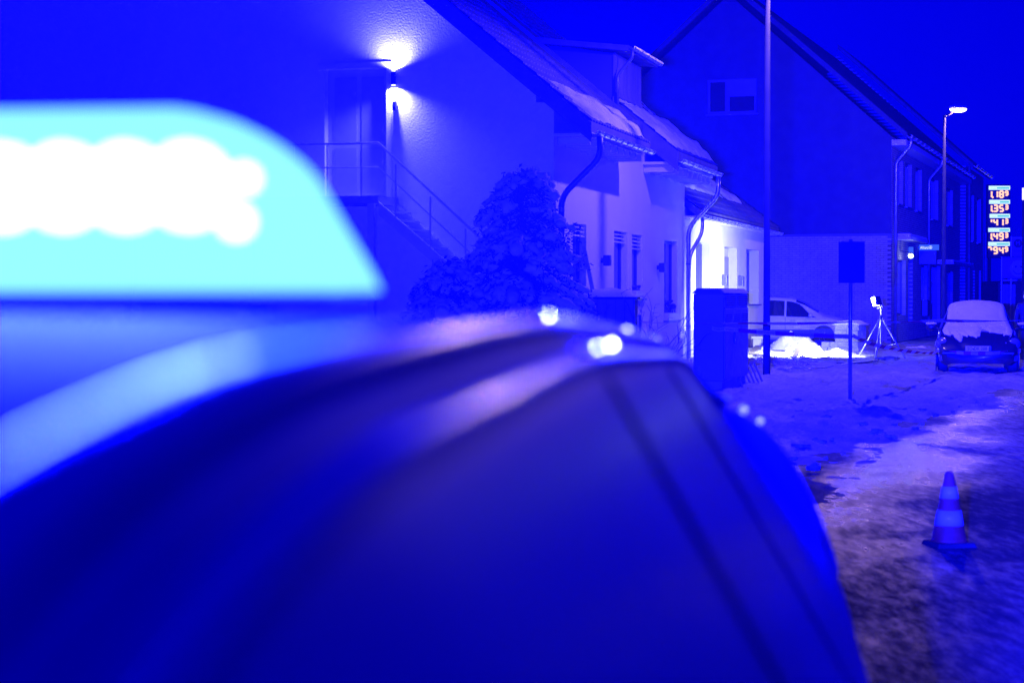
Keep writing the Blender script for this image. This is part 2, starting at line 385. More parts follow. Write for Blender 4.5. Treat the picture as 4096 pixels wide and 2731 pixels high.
def gutter(t, s0, s1, l, z, r=.075, brackets=0, parent=None, name='gutter'):
    mb = MB(); n = 8; vs = []; fs = []
    arc = [(l - r * math.cos(math.pi * k / n), z - r * math.sin(math.pi * k / n)) for k in range(n + 1)]
    arc2 = [(l - (r - .008) * math.cos(math.pi * k / n), z - (r - .008) * math.sin(math.pi * k / n)) for k in range(n, -1, -1)]
    mb.prism(arc + arc2, s0, s1, 'x')
    mb.tube([(s0, l - r, z), (s1, l - r, z)], .013, 6)
    gt = t.add(mb, name, M['zinc'], parent=parent, smooth=False)
    for k in range(brackets):
        s_ = s0 + .15 + (s1 - s0 - .3) * k / max(1, brackets - 1); ro = r + .006
        t.add(MB().tube([(s_, l - ro * math.cos(math.pi * q / 8), z - ro * math.sin(math.pi * q / 8)) for q in range(9)], .011, 5), 'gutter_bracket', M['zincdark'], parent=gt)
    return gt
def smooth_path(pts, n=6):
    P = [Vector(p) for p in pts]; P = [P[0]] + P + [P[-1]]; out = []
    for i in range(1, len(P) - 2):
        for k in range(n):
            u = k / n; a, b, c, d = P[i - 1], P[i], P[i + 1], P[i + 2]
            out.append(.5 * ((2 * b) + (c - a) * u + (2 * a - 5 * b + 4 * c - d) * u * u + (3 * b - a - 3 * c + d) * u ** 3))
    out.append(P[-2]); return out
def bend_path(pts, r=.18, n=4):
    P = [Vector(p) for p in pts]; out = [P[0]]
    for a, b, c in zip(P, P[1:], P[2:]):
        u = (a - b); v = (c - b); k = min(r, u.length * .45, v.length * .45); p0 = b + u.normalized() * k; p1 = b + v.normalized() * k
        for q in range(n + 1):
            w = q / n; out.append(p0 * (1 - w) ** 2 + b * 2 * w * (1 - w) + p1 * w * w)
    out.append(P[-1]); return out
def roof_plane(t, s0, s1, lE, zE, lR, zR, thick, name='roof', tiles=True, m=None):
    """slab from eave (lE,zE) to ridge (lR,zR), with a corrugated skin of tile courses"""
    dl, dz = lR - lE, zR - zE; L = math.hypot(dl, dz); nl, nzv = -dz / L, dl / L      # outward normal in (l,z)
    if lR < lE: nl, nzv = dz / L * -1 * -1, abs(dl) / L
    roof = t.add(MB().prism([(lE, zE), (lR, zR), (lR - nl * thick * -1 if False else lR, zR + thick / nzv), (lE, zE + thick / nzv)], s0, s1, 'x'), name, m or M['tile'])
    if tiles:
        nc = int(L / .34); ns = int((s1 - s0) / .06)
        def fn(u, v):
            row = v * nc; k = min(nc - 1, int(row)); f = row - k
            h = .012 + .028 * (1 - f) + .022 * math.cos(u * (s1 - s0) / .24 * 2 * math.pi) + .006 * nz(u * 40, k)
            q = v
            return (s0 + u * (s1 - s0), lE + dl * q, zE + dz * q + thick / nzv + h)
        mbt = MB()
        vs = []; fs = []
        for i in range(ns + 1):
            for k in range(nc):
                for f in (0.0, 0.96): vs.append(fn(i / ns, (k + f) / nc))
        w = nc * 2
        for i in range(ns):
            for k in range(w - 1): a = i * w + k; fs.append((a, a + w, a + w + 1, a + 1))
        t.add(mbt.add(vs, fs), 'roof_tiles', m or M['tile'], parent=roof, kind='stuff')
    return roof
def roof_snow(t, s0, s1, lE, zE, slope, thick, up, seed, thr=0.0, hmax=.16, parent=None, q0=0.0):
    """lumpy snow lying on the lower part of a roof"""
    ns = int((s1 - s0) / .07); nu = int(up / .06); mb = MB(); vs = []
    def hh(s_, q):
        e = min(1, q / .12 + .4) * min(1, (up - q) / .35 + .25 * nz(s_ * 2, seed)) * min(1, (s_ - s0) / .15, (s1 - s_) / .15)
        return max(-.02, hmax * e * (.55 + .9 * fbm(s_, q, seed, 1.6, 4)) - thr)
    for i in range(ns + 1):
        for j in range(nu + 1):
            s_ = s0 + (s1 - s0) * i / ns; q = up * j / nu
            vs.append((s_, lE + q + q0, zE + (q + q0) * slope + thick + hh(s_, q)))
    fs = [(i * (nu + 1) + j, (i + 1) * (nu + 1) + j, (i + 1) * (nu + 1) + j + 1, i * (nu + 1) + j + 1) for i in range(ns) for j in range(nu)]
    return t.add(mb.add(vs, fs), 'roof_snow', M['snowroof'], parent=parent, smooth=True, kind='stuff')

L0 = 9.1; TAN = .838
# ------------------------------------------------------------------ near white house with the bare gable
S1, SN, S2 = 36.75, 44.0, 50.78
T = Thing('rendered_house', 'white rendered house with tall gable wall, outside stair and roof dormer', 'house', S1, L0, 0, PSI)
holes = [(38.3, 39.5, 1.55, 3.12), (42.17, 43.54, 1.62, 3.09)]
front_wall(T, S1, SN, 0.05, 5.35, L0, .35, holes, M['plaster'])
for h in holes: window_opening(T, *h, L0, .16, blinds=3, mull=1)
gz = lambda l: 5.40 + (l - L0) * TAN
RID = 17.6
gab = MB().prism([(L0 + .352, .05), (26, .05), (26, 5.0), (RID, gz(RID)), (L0 + .352, gz(L0 + .352) - .02)], S1, S1 + .35, 'x')
# door recess is a real opening: two butted slabs around it
DL0, DL1, DZ0, DZ1 = 12.44, 13.72, 3.57, 6.1
gab = MB()
def gable_piece(poly): gab.prism(poly, S1, S1 + .35, 'x')
gable_piece([(L0 + .352, .05), (DL0, .05), (DL0, gz(DL0)), (L0 + .352, gz(L0 + .352))])
gable_piece([(DL0, .05), (DL1, .05), (DL1, DZ0), (DL0, DZ0)])
gable_piece([(DL0, DZ1), (DL1, DZ1), (DL1, gz(DL1)), (DL0, gz(DL0))])
gable_piece([(DL1, .05), (26.1, .05), (26.1, gz(RID) - (26.1 - RID) * TAN), (RID, gz(RID)), (DL1, gz(DL1))])
T.add(gab, 'gable_wall', M['plaster'])
door = T.add(MB().box(S1 + .2, S1 + .26, DL0, DL1, DZ0, DZ1), 'door', M['doorgrey'])
for a, b, c, d in ((DZ0 + .12, DZ0 + 1.0, .12, .58), (DZ0 + .12, DZ0 + 1.0, .68, 1.14), (DZ0 + 1.12, DZ1 - .15, .12, .58), (DZ0 + 1.12, DZ1 - .15, .68, 1.14)):
    T.add(MB().box(S1 + .185, S1 + .199, DL0 + c, DL0 + d, a, b), 'door_panel', M['doorpanel'], parent=door)
T.add(MB().tube([(S1 + .13, DL0 + .09, DZ0 + 1.05), (S1 + .13, DL0 + .22, DZ0 + 1.05)], .012, 6).tube([(S1 + .13, DL0 + .1, DZ0 + 1.05), (S1 + .19, DL0 + .1, DZ0 + 1.05)], .012, 6), 'handle', M['zinc'], parent=door)
for a, b, c, d in ((DL0 - .11, DL0 - .001, DZ0, DZ1 + .11), (DL0, DL1 + .11, DZ1 + .001, DZ1 + .11)):
    T.add(MB().box(S1 - .025, S1 - .001, a, b, c, d), 'door_surround', M['plaster2'], parent=door)
# roof: front slope with eave over the front, back slope
LE1, ZE1 = 8.33, 4.72
r1 = roof_plane(T, S1 - .18, 42.3, LE1, ZE1, RID, ZE1 + (RID - LE1) * TAN, .17)
r1b = roof_plane(T, 42.302, SN, L0 - .02, ZE1 + (L0 - .02 - LE1) * TAN, RID, ZE1 + (RID - LE1) * TAN, .17, tiles=False)
T.add(MB().prism([(RID + .002, ZE1 + (RID - LE1) * TAN), (26.6, ZE1 + (RID - LE1) * TAN - (26.6 - RID) * TAN), (26.6, ZE1 + (RID - LE1) * TAN - (26.6 - RID) * TAN + .22), (RID + .002, ZE1 + (RID - LE1) * TAN + .22)], S1 - .18, SN, 'x'), 'roof', M['tile'])
T.add(MB().prism([(LE1 - .01, ZE1 - .16), (RID, ZE1 + (RID - LE1) * TAN - .16), (RID, ZE1 + (RID - LE1) * TAN + .2), (LE1 - .01, ZE1 + .2)], S1 - .225, S1 - .182, 'x'), 'verge_board', M['tile'], parent=r1)
T.add(MB().box(S1 - .002 + .004, 42.28, LE1 + .12, L0 - .002, ZE1 - .02, ZE1 + .035), 'soffit', M['framew'], parent=r1)
for k in range(9):
    s_ = S1 + .3 + k * .62
    T.add(MB().hexa([(s_, LE1 + .14, ZE1 - .16), (s_ + .09, LE1 + .14, ZE1 - .16), (s_ + .09, L0 - .01, ZE1 - .16), (s_, L0 - .01, ZE1 - .16),
                     (s_, LE1 + .14, ZE1 - .022), (s_ + .09, LE1 + .14, ZE1 - .022), (s_ + .09, L0 - .01, ZE1 - .022), (s_, L0 - .01, ZE1 - .022)]), 'rafter_end', M['framew'], parent=r1)
roof_snow(T, 37.2, 42.2, LE1 + .05, ZE1 + .05, TAN, .25, 1.1, 3, thr=.03, parent=r1)
gutter(T, S1 - .2, 42.25, LE1 - .06, ZE1 + .06, brackets=11)
T.add(MB().tube(bend_path([(37.05, LE1 - .06, ZE1 - .02), (37.05, LE1 - .06, ZE1 - .42), (36.95, L0 - .1, ZE1 - 1.15), (36.95, L0 - .1, .1)], .22), .06, 10), 'downpipe', M['frame'], smooth=True)
for zz in (1.0, 2.4, 3.3): T.add(MB().lathe([(.064, -.02), (.064, .02)], 12, (36.95, L0 - .1, zz)), 'pipe_clip', M['zincdark'])
# dormer
DW = 9.55
dA = on_l(2462, 300, DW, PSI)[0]; dB = on_l(2566, 300, DW, PSI)[0]
dzt = on_l(2500, 235, DW, PSI)[2]; dzm = on_l(2500, 395, DW, PSI)[2]
dzb = ZE1 + (DW - LE1) * TAN + .1
cheek = T.add(MB().prism([(DW + .06, dzb), (DW + .06, dzt), (DW + 3.6, dzt + .45), ((dzt + .45 - ZE1) / TAN + LE1, dzt + .4)], dA + .02, dA + .14, 'x').prism([(DW + .06, dzb), (DW + .06, dzt), (DW + 3.6, dzt + .45), ((dzt + .45 - ZE1) / TAN + LE1, dzt + .4)], dB - .14, dB - .02, 'x'), 'dormer', M['slate'])
npk = 6
for k in range(npk):
    a = dA + (dB - dA) * k / npk; b = dA + (dB - dA) * (k + 1) / npk - .03
    T.add(MB().box(a, b, DW, DW + .055, dzm + .05, dzt), 'cladding_panel', M['wood'], parent=cheek)
T.add(MB().box(dA, dB, DW - .03, DW + .05, dzm - .05, dzm + .045), 'lintel_board', M['wood'], parent=cheek)
window_opening(T, dA + .1, dB - .1, dzb + .05, dzm - .055, DW - .05, .08, mull=2, sill=False)
for a in (dA - .02, dB - .078): T.add(MB().box(a, a + .1, DW - .02, DW + .058, dzb, dzm - .052), 'dormer_post', M['wood'], parent=cheek)
T.add(MB().hexa([(dA - .25, DW - .35, dzt + .02), (dB + .25, DW - .35, dzt + .02), (dB + .25, DW + 3.9, dzt + .5), (dA - .25, DW + 3.9, dzt + .5),
                 (dA - .25, DW - .35, dzt + .14), (dB + .25, DW - .35, dzt + .14), (dB + .25, DW + 3.9, dzt + .62), (dA - .25, DW + 3.9, dzt + .62)]), 'dormer_roof', M['tile'], parent=cheek)
gutter(T, dA - .25, dB + .25, DW - .42, dzt + .12, r=.07, brackets=5, name='dormer_gutter')
T.add(MB().tube(bend_path([(dA - .12, DW - .42, dzt + .06), (dA - .12, DW - .42, dzt - .12), (dA - .05, DW - .06, dzt - .5), (dA - .05, DW - .06, dzb + .05)], .1), .035, 8), 'dormer_downpipe', M['zincdark'], smooth=True)
# outside stair on the gable
LAND = MB().box(S1 - 1.25, S1 - .003, 12.2, 17.5, 3.42, 3.56)
land = T.add(LAND, 'stair_landing', M['concrete'])
for l_ in (12.3, 14.8, 17.3): T.add(MB().box(S1 - 1.2, S1 - 1.08, l_, l_ + .12, .05, 3.419), 'landing_post', M['stairsteel'], parent=land)
nst = 20
for k in range(nst):
    l_ = 12.19 - k * .19; z_ = 3.45 - (k + 1) * .17
    T.add(MB().box(S1 - 1.15, S1 - .06, l_ - .26, l_, z_ - .035, z_), 'stair_tread', M['stairsteel'], parent=land)
for so in (S1 - 1.2, S1 - .055):
    T.add(MB().hexa([(so, 12.2, 3.2), (so + .045, 12.2, 3.2), (so + .045, 12.2, 3.45), (so, 12.2, 3.45), (so, 8.35, -.16 + .1), (so + .045, 8.35, -.16 + .1), (so + .045, 8.35, .19), (so, 8.35, .19)]), 'stair_stringer', M['stairsteel'], parent=land)
rail = MB().tube([(S1 - 1.2, 17.4, 4.55), (S1 - 1.2, 12.2, 4.55), (S1 - 1.2, 8.5, 1.2)], .022, 8).tube([(S1 - 1.2, 17.4, 4.1), (S1 - 1.2, 12.2, 4.1), (S1 - 1.2, 8.5, .75)], .014, 6)
rail = T.add(rail, 'stair_railing', M['stairsteel'], parent=land)
for k in range(14):
    l_ = 17.3 - k * .68
    zb_ = 3.56 if l_ > 12.2 else 3.45 - (12.2 - l_) * .9
    T.add(MB().tube([(S1 - 1.2, l_, zb_), (S1 - 1.2, l_, zb_ + 1.0)], .014, 6), 'baluster', M['stairsteel'], parent=rail)
# up-and-down wall lamp beside the gable door
def updown(s_, l_, z_, label, power, lit=True, big=1.0):
    t = Thing('wall_lamp', label, 'wall lamp', s_, l_, z_, PSI)
    t.add(MB().lathe([(.045 * big, -.13 * big), (.05 * big, -.125 * big), (.05 * big, .125 * big), (.045 * big, .13 * big)], 16, (s_ - .09, l_, z_)), 'lamp_body', M['trim'], smooth=False)
    t.add(MB().box(s_ - .06, s_ - .002, l_ - .025, l_ + .025, z_ - .05, z_ + .05), 'wall_bracket', M['trim'])
    for q in (-1, 1):
        t.add(MB().lathe([(.036 * big, q * .131 * big), (.036 * big, q * .138 * big)], 16, (s_ - .09, l_, z_)), 'lamp_lens', EM_LAMP)
        if lit: light('lamp_beam', 'SPOT', (-.09, 0, q * .15 * big), power, (1, .98, 1), t.e, (0, 0, q), spot_size=R(150), spot_blend=.9, shadow_soft_size=.03)
    return t
EM_LAMP = emit('lamp_lens_glow', (1, .97, .95), 6)
updown(S1, 12.27, 5.88, 'cylindrical up and down wall lamp glowing beside the gable door', 120)
t = Thing('wall_sensor', 'small dark box sensor on the gable wall under the lamp', 'sensor', S1, 12.26, 5.39, PSI)
t.add(MB().box(S1 - .09, S1 - .001, 12.22, 12.30, 5.26, 5.44), 'sensor_body', M['trim'], bevel=.01)
t.add(MB().lathe([(.03, -.02), (.022, 0), (.0, .004)], 12, (S1 - .09, 12.26, 5.31), 'x'), 'sensor_eye', M['glass'])

# ------------------------------------------------------------------ second white house
T = Thing('rendered_house', 'narrower white rendered house between the gable house and the floodlit house', 'house', SN, L0, 0, PSI)
holes = [(SN + .08, 45.29, 1.62, 3.07), (47.98, 49.7, 1.08, 3.05)]
front_wall(T, SN + .002, S2, 0.05, 5.35, L0, .35, holes, M['plaster'])
for i, h in enumerate(holes): window_opening(T, *h, L0, .16, blinds=(4, 0)[i], mull=(1, 2)[i])
T.add(MB().prism([(L0 + .352, .05), (26, .05), (26, 5.0), (RID, gz(RID)), (L0 + .352, gz(L0 + .352))], S2 - .35, S2, 'x'), 'gable_wall', M['plaster'])
LE2, ZE2 = 8.28, 4.74
r2b = roof_plane(T, SN + .002, 45.3, L0 - .02, ZE2 + (L0 - .02 - LE2) * TAN, RID, ZE2 + (RID - LE2) * TAN, .19, tiles=False)
r2 = roof_plane(T, 45.302, S2 + .2, LE2, ZE2, RID, ZE2 + (RID - LE2) * TAN, .2)
T.add(MB().prism([(RID + .002, ZE2 + (RID - LE2) * TAN), (26.6, ZE2 + (RID - LE2) * TAN - (26.6 - RID) * TAN), (26.6, ZE2 + (RID - LE2) * TAN - (26.6 - RID) * TAN + .22), (RID + .002, ZE2 + (RID - LE2) * TAN + .22)], SN + .004, S2 + .2, 'x'), 'roof', M['tile'])
T.add(MB().prism([(LE2 - .01, ZE2 - .2), (L0 - .004, ZE2 + (L0 - LE2) * TAN - .2), (L0 - .004, ZE2 + (L0 - LE2) * TAN + .24), (LE2 - .01, ZE2 + .24)], 45.25, 45.30, 'x'), 'verge_board', M['tile'], parent=r2)
T.add(MB().box(45.31, S2 + .19, LE2 + .12, L0 - .002, ZE2 - .03, ZE2 + .03), 'soffit', M['framew'], parent=r2)
for k in range(9):
    s_ = 45.4 + k * .66
    T.add(MB().box(s_, s_ + .1, LE2 + .14, L0 - .01, ZE2 - .2, ZE2 - .032), 'rafter_end', M['framew'], parent=r2)
roof_snow(T, 45.4, S2 + .1, LE2 + .05, ZE2 + .05, TAN, .28, 1.5, 5, parent=r2)
roof_snow(T, 46.2, S2 + .1, LE2 + .05, ZE2 + .05, TAN, .24, 2.0, 6, thr=.05, parent=r2, q0=1.4)
gutter(T, 45.25, S2 + .25, LE2 - .06, ZE2 + .08, brackets=9)
T.add(MB().tube(bend_path([(S2 - .05, LE2 - .06, ZE2 - .0), (S2 - .05, LE2 - .06, ZE2 - .5), (S2 - .1, L0 - .12, ZE2 - 1.3), (S2 - .1, L0 - .12, .05)], .25), .06, 10), 'downpipe', M['zinc'], smooth=True)
for zz in (.9, 2.5): T.add(MB().lathe([(.07, -.02), (.07, .02)], 12, (S2 - .1, L0 - .12, zz)), 'pipe_clip', M['zincdark'])
T.add(MB().box(45.4, 49.75, L0 - .14, L0 - .002, .03, .62).box(45.4, 49.6, L0 - .10, L0 - .002, .622, 1.02), 'plinth', M['plaster2'])
# cube lamps on the fronts (unlit)
for s_, z_, lb in ((40.9, 2.42, 'dark cube wall lamp beside the blinds window nearest the conifer'), (47.05, 2.36, 'dark cube wall lamp left of the window above the flower boxes')):
    t = Thing('wall_lamp', lb, 'wall lamp', s_, L0, z_, PSI)
    t.add(MB().box(s_ - .09, s_ + .09, L0 - .2, L0 - .06, z_ - .11, z_ + .11), 'lamp_body', M['trim'], bevel=.008)
    t.add(MB().box(s_ - .04, s_ + .04, L0 - .06, L0 - .001, z_ - .05, z_ + .05), 'wall_bracket', M['trim'])
    t.add(MB().box(s_ - .05, s_ + .05, L0 - .17, L0 - .09, z_ - .116, z_ - .1101), 'lamp_lens', M['lamp_glass'])
# flower boxes
for s0_, s1_, z_, lb in ((44.1, 45.0, 1.60, 'bright white flower box on the sill of the blinds window'), (48.05, 49.6, 1.06, 'white flower box with withered plants on the low sill beside the downpipe')):
    t = Thing('flower_box', lb, 'flower box', s0_, L0, z_, PSI)
    t.add(MB().hexa([(s0_ + .03, L0 - .08, z_), (s1_ - .03, L0 - .08, z_), (s1_ - .03, L0 + .12, z_), (s0_ + .03, L0 + .12, z_), (s0_, L0 - .1, z_ + .2), (s1_, L0 - .1, z_ + .2), (s1_, L0 + .14, z_ + .2), (s0_, L0 + .14, z_ + .2)]), 'planter', M['framew'])
    pm = MB()
    for k in range(26):
        x = rnd.uniform(s0_ + .05, s1_ - .05); y = L0 + rnd.uniform(-.05, .08); hh = rnd.uniform(.08, .3 if s0_ > 46 else .1)
        pm.tube([(x, y, z_ + .19), (x + rnd.uniform(-.06, .06), y + rnd.uniform(-.05, .05), z_ + .2 + hh)], [.008, .003], 4)
        pm.blob((x + rnd.uniform(-.06, .06), y, z_ + .2 + hh), .04, .04, .03, .4, k, 5, 4)
    t.add(pm, 'withered_plants', M['twig'], kind='stuff')

# ------------------------------------------------------------------ floodlit low house
S3 = 66.6
T = Thing('low_house', 'low white house with floodlit front and snow streaked roof', 'house', S2, L0, 0, PSI)
holes = [(52.7, 55.1, 0.05, 3.19), (57.55, 59.95, .05, 3.13), (61.87, 64.64, 1.42, 3.15)]
front_wall(T, S2 + .002, S3, 0.05, 4.0, L0 + .04, .4, holes, M['plaster2'])
T.add(MB().box(S2 + .01, 52.69, L0 - .0, L0 + .038, .04, .78), 'plinth', M['plinth']); T.add(MB().box(60.0, S3 - .01, L0 - .0, L0 + .038, .04, .62), 'plinth', M['plinth'])
gateT = T.add(MB().box(52.72, 55.08, L0 + .3, L0 + .36, .05, 3.17), 'gate', M['frame'])
for k in range(8): T.add(MB().box(52.74 + k * .29, 52.74 + k * .29 + .275, L0 + .27, L0 + .299, .08, 3.12), 'gate_board', M['slate'], parent=gateT)
dr = T.add(MB().box(57.57, 59.93, L0 + .3, L0 + .36, .05, 3.11), 'door', M['plaster2'])
for a, b in ((57.72, 58.7), (58.78, 59.78)): T.add(MB().box(a, b, L0 + .26, L0 + .299, .1, 2.85), 'door_leaf', M['plinth'], parent=dr)
T.add(MB().tube([(58.66, L0 + .22, .9), (58.66, L0 + .22, 1.4)], .015, 6).box(58.65, 58.67, L0 + .22, L0 + .26, .92, .95).box(58.65, 58.67, L0 + .22, L0 + .26, 1.35, 1.38), 'handle', M['zinc'], parent=dr)
window_opening(T, *holes[2], L0 + .04, .34, mull=2)
T.add(MB().prism([(L0 + .442, .05), (19, .05), (19, 3.9), (14.2, 4.0 + (14.2 - L0 - .4) * .75), (L0 + .442, 4.0)], S3 - .35, S3, 'x'), 'gable_wall', M['plaster2'])
LE3, ZE3 = 8.78, 3.72
r3 = roof_plane(T, S2 + .22, S3 + .25, LE3, ZE3, 14.2, ZE3 + (14.2 - LE3) * .75, .16)
T.add(MB().prism([(14.202, ZE3 + (14.2 - LE3) * .75), (19.5, ZE3 + .1), (19.5, ZE3 + .3), (14.202, ZE3 + (14.2 - LE3) * .75 + .2)], S2 + .22, S3 + .25, 'x'), 'roof', M['tile'])
T.add(MB().box(S2 + .24, S3 + .22, LE3 + .05, L0 + .038, ZE3 - .02, ZE3 + .03), 'soffit', M['framew'], parent=r3)
roof_snow(T, S2 + .4, S3 - 1.5, LE3 + .05, ZE3 + .05, .75, .2, 3.0, 21, thr=.015, hmax=.16, parent=r3, q0=.9)
gutter(T, S2 + .2, S3 + .3, LE3 - .07, ZE3 + .06, brackets=26)
T.add(MB().tube(bend_path([(S2 + .45, LE3 - .07, ZE3), (S2 + .45, LE3 - .07, ZE3 - .4), (S2 + .15, L0 - .1, ZE3 - 1.0), (S2 + .15, L0 - .1, .05)], .2), .05, 10), 'downpipe', M['zinc'], smooth=True)
for s_, lb in ((57.2, 'small grey letter box left of the floodlit niche door'), (60.35, 'small grey letter box right of the floodlit niche door')):
    t = Thing('letter_box', lb, 'letter box', s_, L0 + .04, 2.0, PSI)
    t.add(MB().box(s_ - .16, s_ + .16, L0 - .11, L0 + .038, 1.98, 2.28), 'box_body', M['zincdark'], bevel=.01)
    t.add(MB().box(s_ - .13, s_ + .13, L0 - .118, L0 - .111, 2.2, 2.23), 'mail_slot', M['ink'])
t = Thing('meter_post', 'short pale meter pillar with flat cap at the foot of the floodlit wall', 'pillar', 61.2, 8.75, 0, PSI)
t.add(MB().box(61.05, 61.4, 8.55, 8.8, .0, .36), 'pillar_body', M['plaster2'], bevel=.01)
t.add(MB().box(61.0, 61.45, 8.5, 8.85, .361, .44), 'pillar_cap', M['plaster2'], bevel=.01)

# ------------------------------------------------------------------ brick house with slate gable
S4, L4 = 71.7, 9.09
T4 = Thing('brick_house', 'two storey pale brick house with dark slate gable and shop front', 'house', S4, L4, 0, PS4)
S5 = 97.5; ZB = 3.9; ZE4 = 7.35; LG = L4 + 11.8; LM = L4 + 5.9
wall4 = T4.add(MB().box(S4, S4 + .3, L4 + .002, LG, -.02, ZB), 'gable_wall', M['mortar'])
bw, bh = .262, .0796
bm_ = MB().box(0, .03, 0, bw - .014, 0, bh - .014)
base = None; cand = []
for r_ in range(int(ZB / bh)):
    for c_ in range(24):
        cand.append((r_, c_, L4 + .004 + c_ * bw + (.13 if r_ % 2 else 0)))
def vis(cn):
    p = world(S4, cn[2], cn[0] * bh, PS4); px = CX + F * p.x / p.y; py = 1185 - F * (p.z - H) / p.y
    return 3085 < px < 3560 and 940 < py < 1260
seen = [c for c in cand if vis(c)]; rnd.shuffle(seen); top = set((c[0], c[1]) for c in seen[:300])
rest = MB()
for r_, c_, l_ in cand:
    j = rnd.uniform(-.004, .004)
    if (r_, c_) in top:
        if base is None:
            base = bm_.build('brick', M['brick'], wall4)
            o = base
        else:
            o = base.copy(); COL.objects.link(o); o.parent = wall4
        o.location = (-.012 + j, l_ - L4, r_ * bh + .007)
    else:
        rest.box(S4 - .012 + j, S4 + .018 + j, l_, l_ + bw - .014, r_ * bh + .007, (r_ + 1) * bh - .007)
T4.add(rest, 'bricks', M['brick'], parent=wall4, kind='stuff')
wl0 = on_s(3025, 390, S4, PS4)[1]; wl1 = on_s(2830, 390, S4, PS4)[1]; wz0 = on_s(2930, 455, S4, PS4)[2]; wz1 = on_s(2930, 318, S4, PS4)[2]
apex = ZE4 + 5.9 * .9
def gp4(poly): return MB().prism(poly, S4 + .03, S4 + .3, 'x')
slz = lambda l: ZE4 + min(l - L4, LG - l) * .9
sg = MB()
def gp(poly): sg.prism(poly, S4 + .02, S4 + .3, 'x')
gp([(L4 + .002, ZB + .002), (wl0, ZB + .002), (wl0, slz(wl0)), (L4 + .002, ZE4)])
gp([(wl0, ZB + .002), (wl1, ZB + .002), (wl1, wz0), (wl0, wz0)])
pk = [(wl0, wz1), (wl1, wz1), (wl1, slz(wl1))] + ([(LM, apex)] if wl0 < LM < wl1 else []) + [(wl0, slz(wl0))]
gp(pk)
gp([(wl1, ZB + .002), (LG, ZB + .002), (LG, ZE4)] + ([(LM, apex)] if LM > wl1 else []) + [(wl1, slz(wl1))])
T4.add(sg, 'slate_gable', M['slate'])
fr = MB(); w = .08
for a, b, c, d in ((wl0, wl1, wz0, wz0 + w), (wl0, wl1, wz1 - w, wz1), (wl0, wl0 + w, wz0 + w, wz1 - w), (wl1 - w, wl1, wz0 + w, wz1 - w), ((wl0 + wl1) / 2 + .1, (wl0 + wl1) / 2 + .26, wz0 + w, wz1 - w)):
    fr.box(S4 + .06, S4 + .12, a, b, c, d)
win = T4.add(fr, 'window', M['gableframe'])
T4.add(MB().box(S4 + .09, S4 + .1, wl0 + w, (wl0 + wl1) / 2 + .1, wz0 + w, wz1 - w), 'pane', M['glass'], parent=win)
T4.add(MB().box(S4 + .09, S4 + .1, (wl0 + wl1) / 2 + .26, wl1 - w, wz0 + w, wz1 - w), 'pane', M['glass'], parent=win)
T4.add(MB().box(S4 + .065, S4 + .088, wl0 + w, (wl0 + wl1) / 2 + .1, (wz0 + wz1) / 2, wz1 - w), 'roller_shutter', M['gableframe'], parent=win)
T4.add(MB().box(S4 - .06, S4 + .059, wl0 - .06, wl1 + .06, wz0 - .06, wz0 - .002), 'sill', M['zincdark'], parent=win)
# front
def fr4(x0, x1, y0, y1):
    a = on_l(x0, (y0 + y1) / 2, L4, PS4); b = on_l(x1, (y0 + y1) / 2, L4, PS4); m_ = (x0 + x1) / 2
    return (a[0], b[0], on_l(m_, y1, L4, PS4)[2], on_l(m_, y0, L4, PS4)[2])
up4 = [(3587, 3611, 640, 818), (3621, 3646, 655, 830), (3662, 3686, 675, 846), (3724, 3752, 715, 880), (3786, 3811, 755, 905)]
lo4 = [(3590, 3622, 1040, 1260), (3632, 3650, 1040, 1290), (3685, 3710, 1062, 1260), (3725, 3760, 1062, 1290), (3786, 3812, 1085, 1240)]
hs = [fr4(*q) for q in up4 + lo4]
hs = [(a, b, max(.05, c), d) for a, b, c, d in hs]
front_wall(T4, S4 + .302, S5, 0, ZE4, L4, .35, hs, M['brickface'], 'front_wall')
T4.add(MB().box(S4 + .0, S4 + .3, L4 - .002 + .001, L4 + .0015, 0, ZE4), 'corner_strip', M['brickface'])
for i, h in enumerate(hs): window_opening(T4, *h, L4, .16, mull=1, sill=i < 5)
slope4 = .9
rf4 = T4.add(MB().prism([(L4 - .55, ZE4 - .1), (LM, apex + .3), (LM, apex + .55), (L4 - .55, ZE4 + .12)], S4 - .03, S5, 'x').prism([(LM + .002, apex + .3), (LG + .5, ZE4 - .1), (LG + .5, ZE4 + .12), (LM + .002, apex + .55)], S4 - .03, S5, 'x'), 'roof', M['slate'])
T4.add(MB().box(S4 - .02, S5 - .01, L4 - .52, L4 - .002, ZE4 - .32, ZE4 - .12), 'eaves_box', M['framew'], parent=rf4)
gutter(T4, S4 - .1, S5, L4 - .64, ZE4 + .02, r=.08, brackets=20)
for s_ in (S4 + .35, on_l(3705, 800, L4, PS4)[0]):
    T4.add(MB().tube(bend_path([(s_, L4 - .64, ZE4 - .05), (s_, L4 - .64, ZE4 - .3), (s_ + .15, L4 - .1, ZE4 - .9), (s_ + .15, L4 - .1, .05)], .15), .06, 8), 'downpipe', M['zinc'], smooth=True)
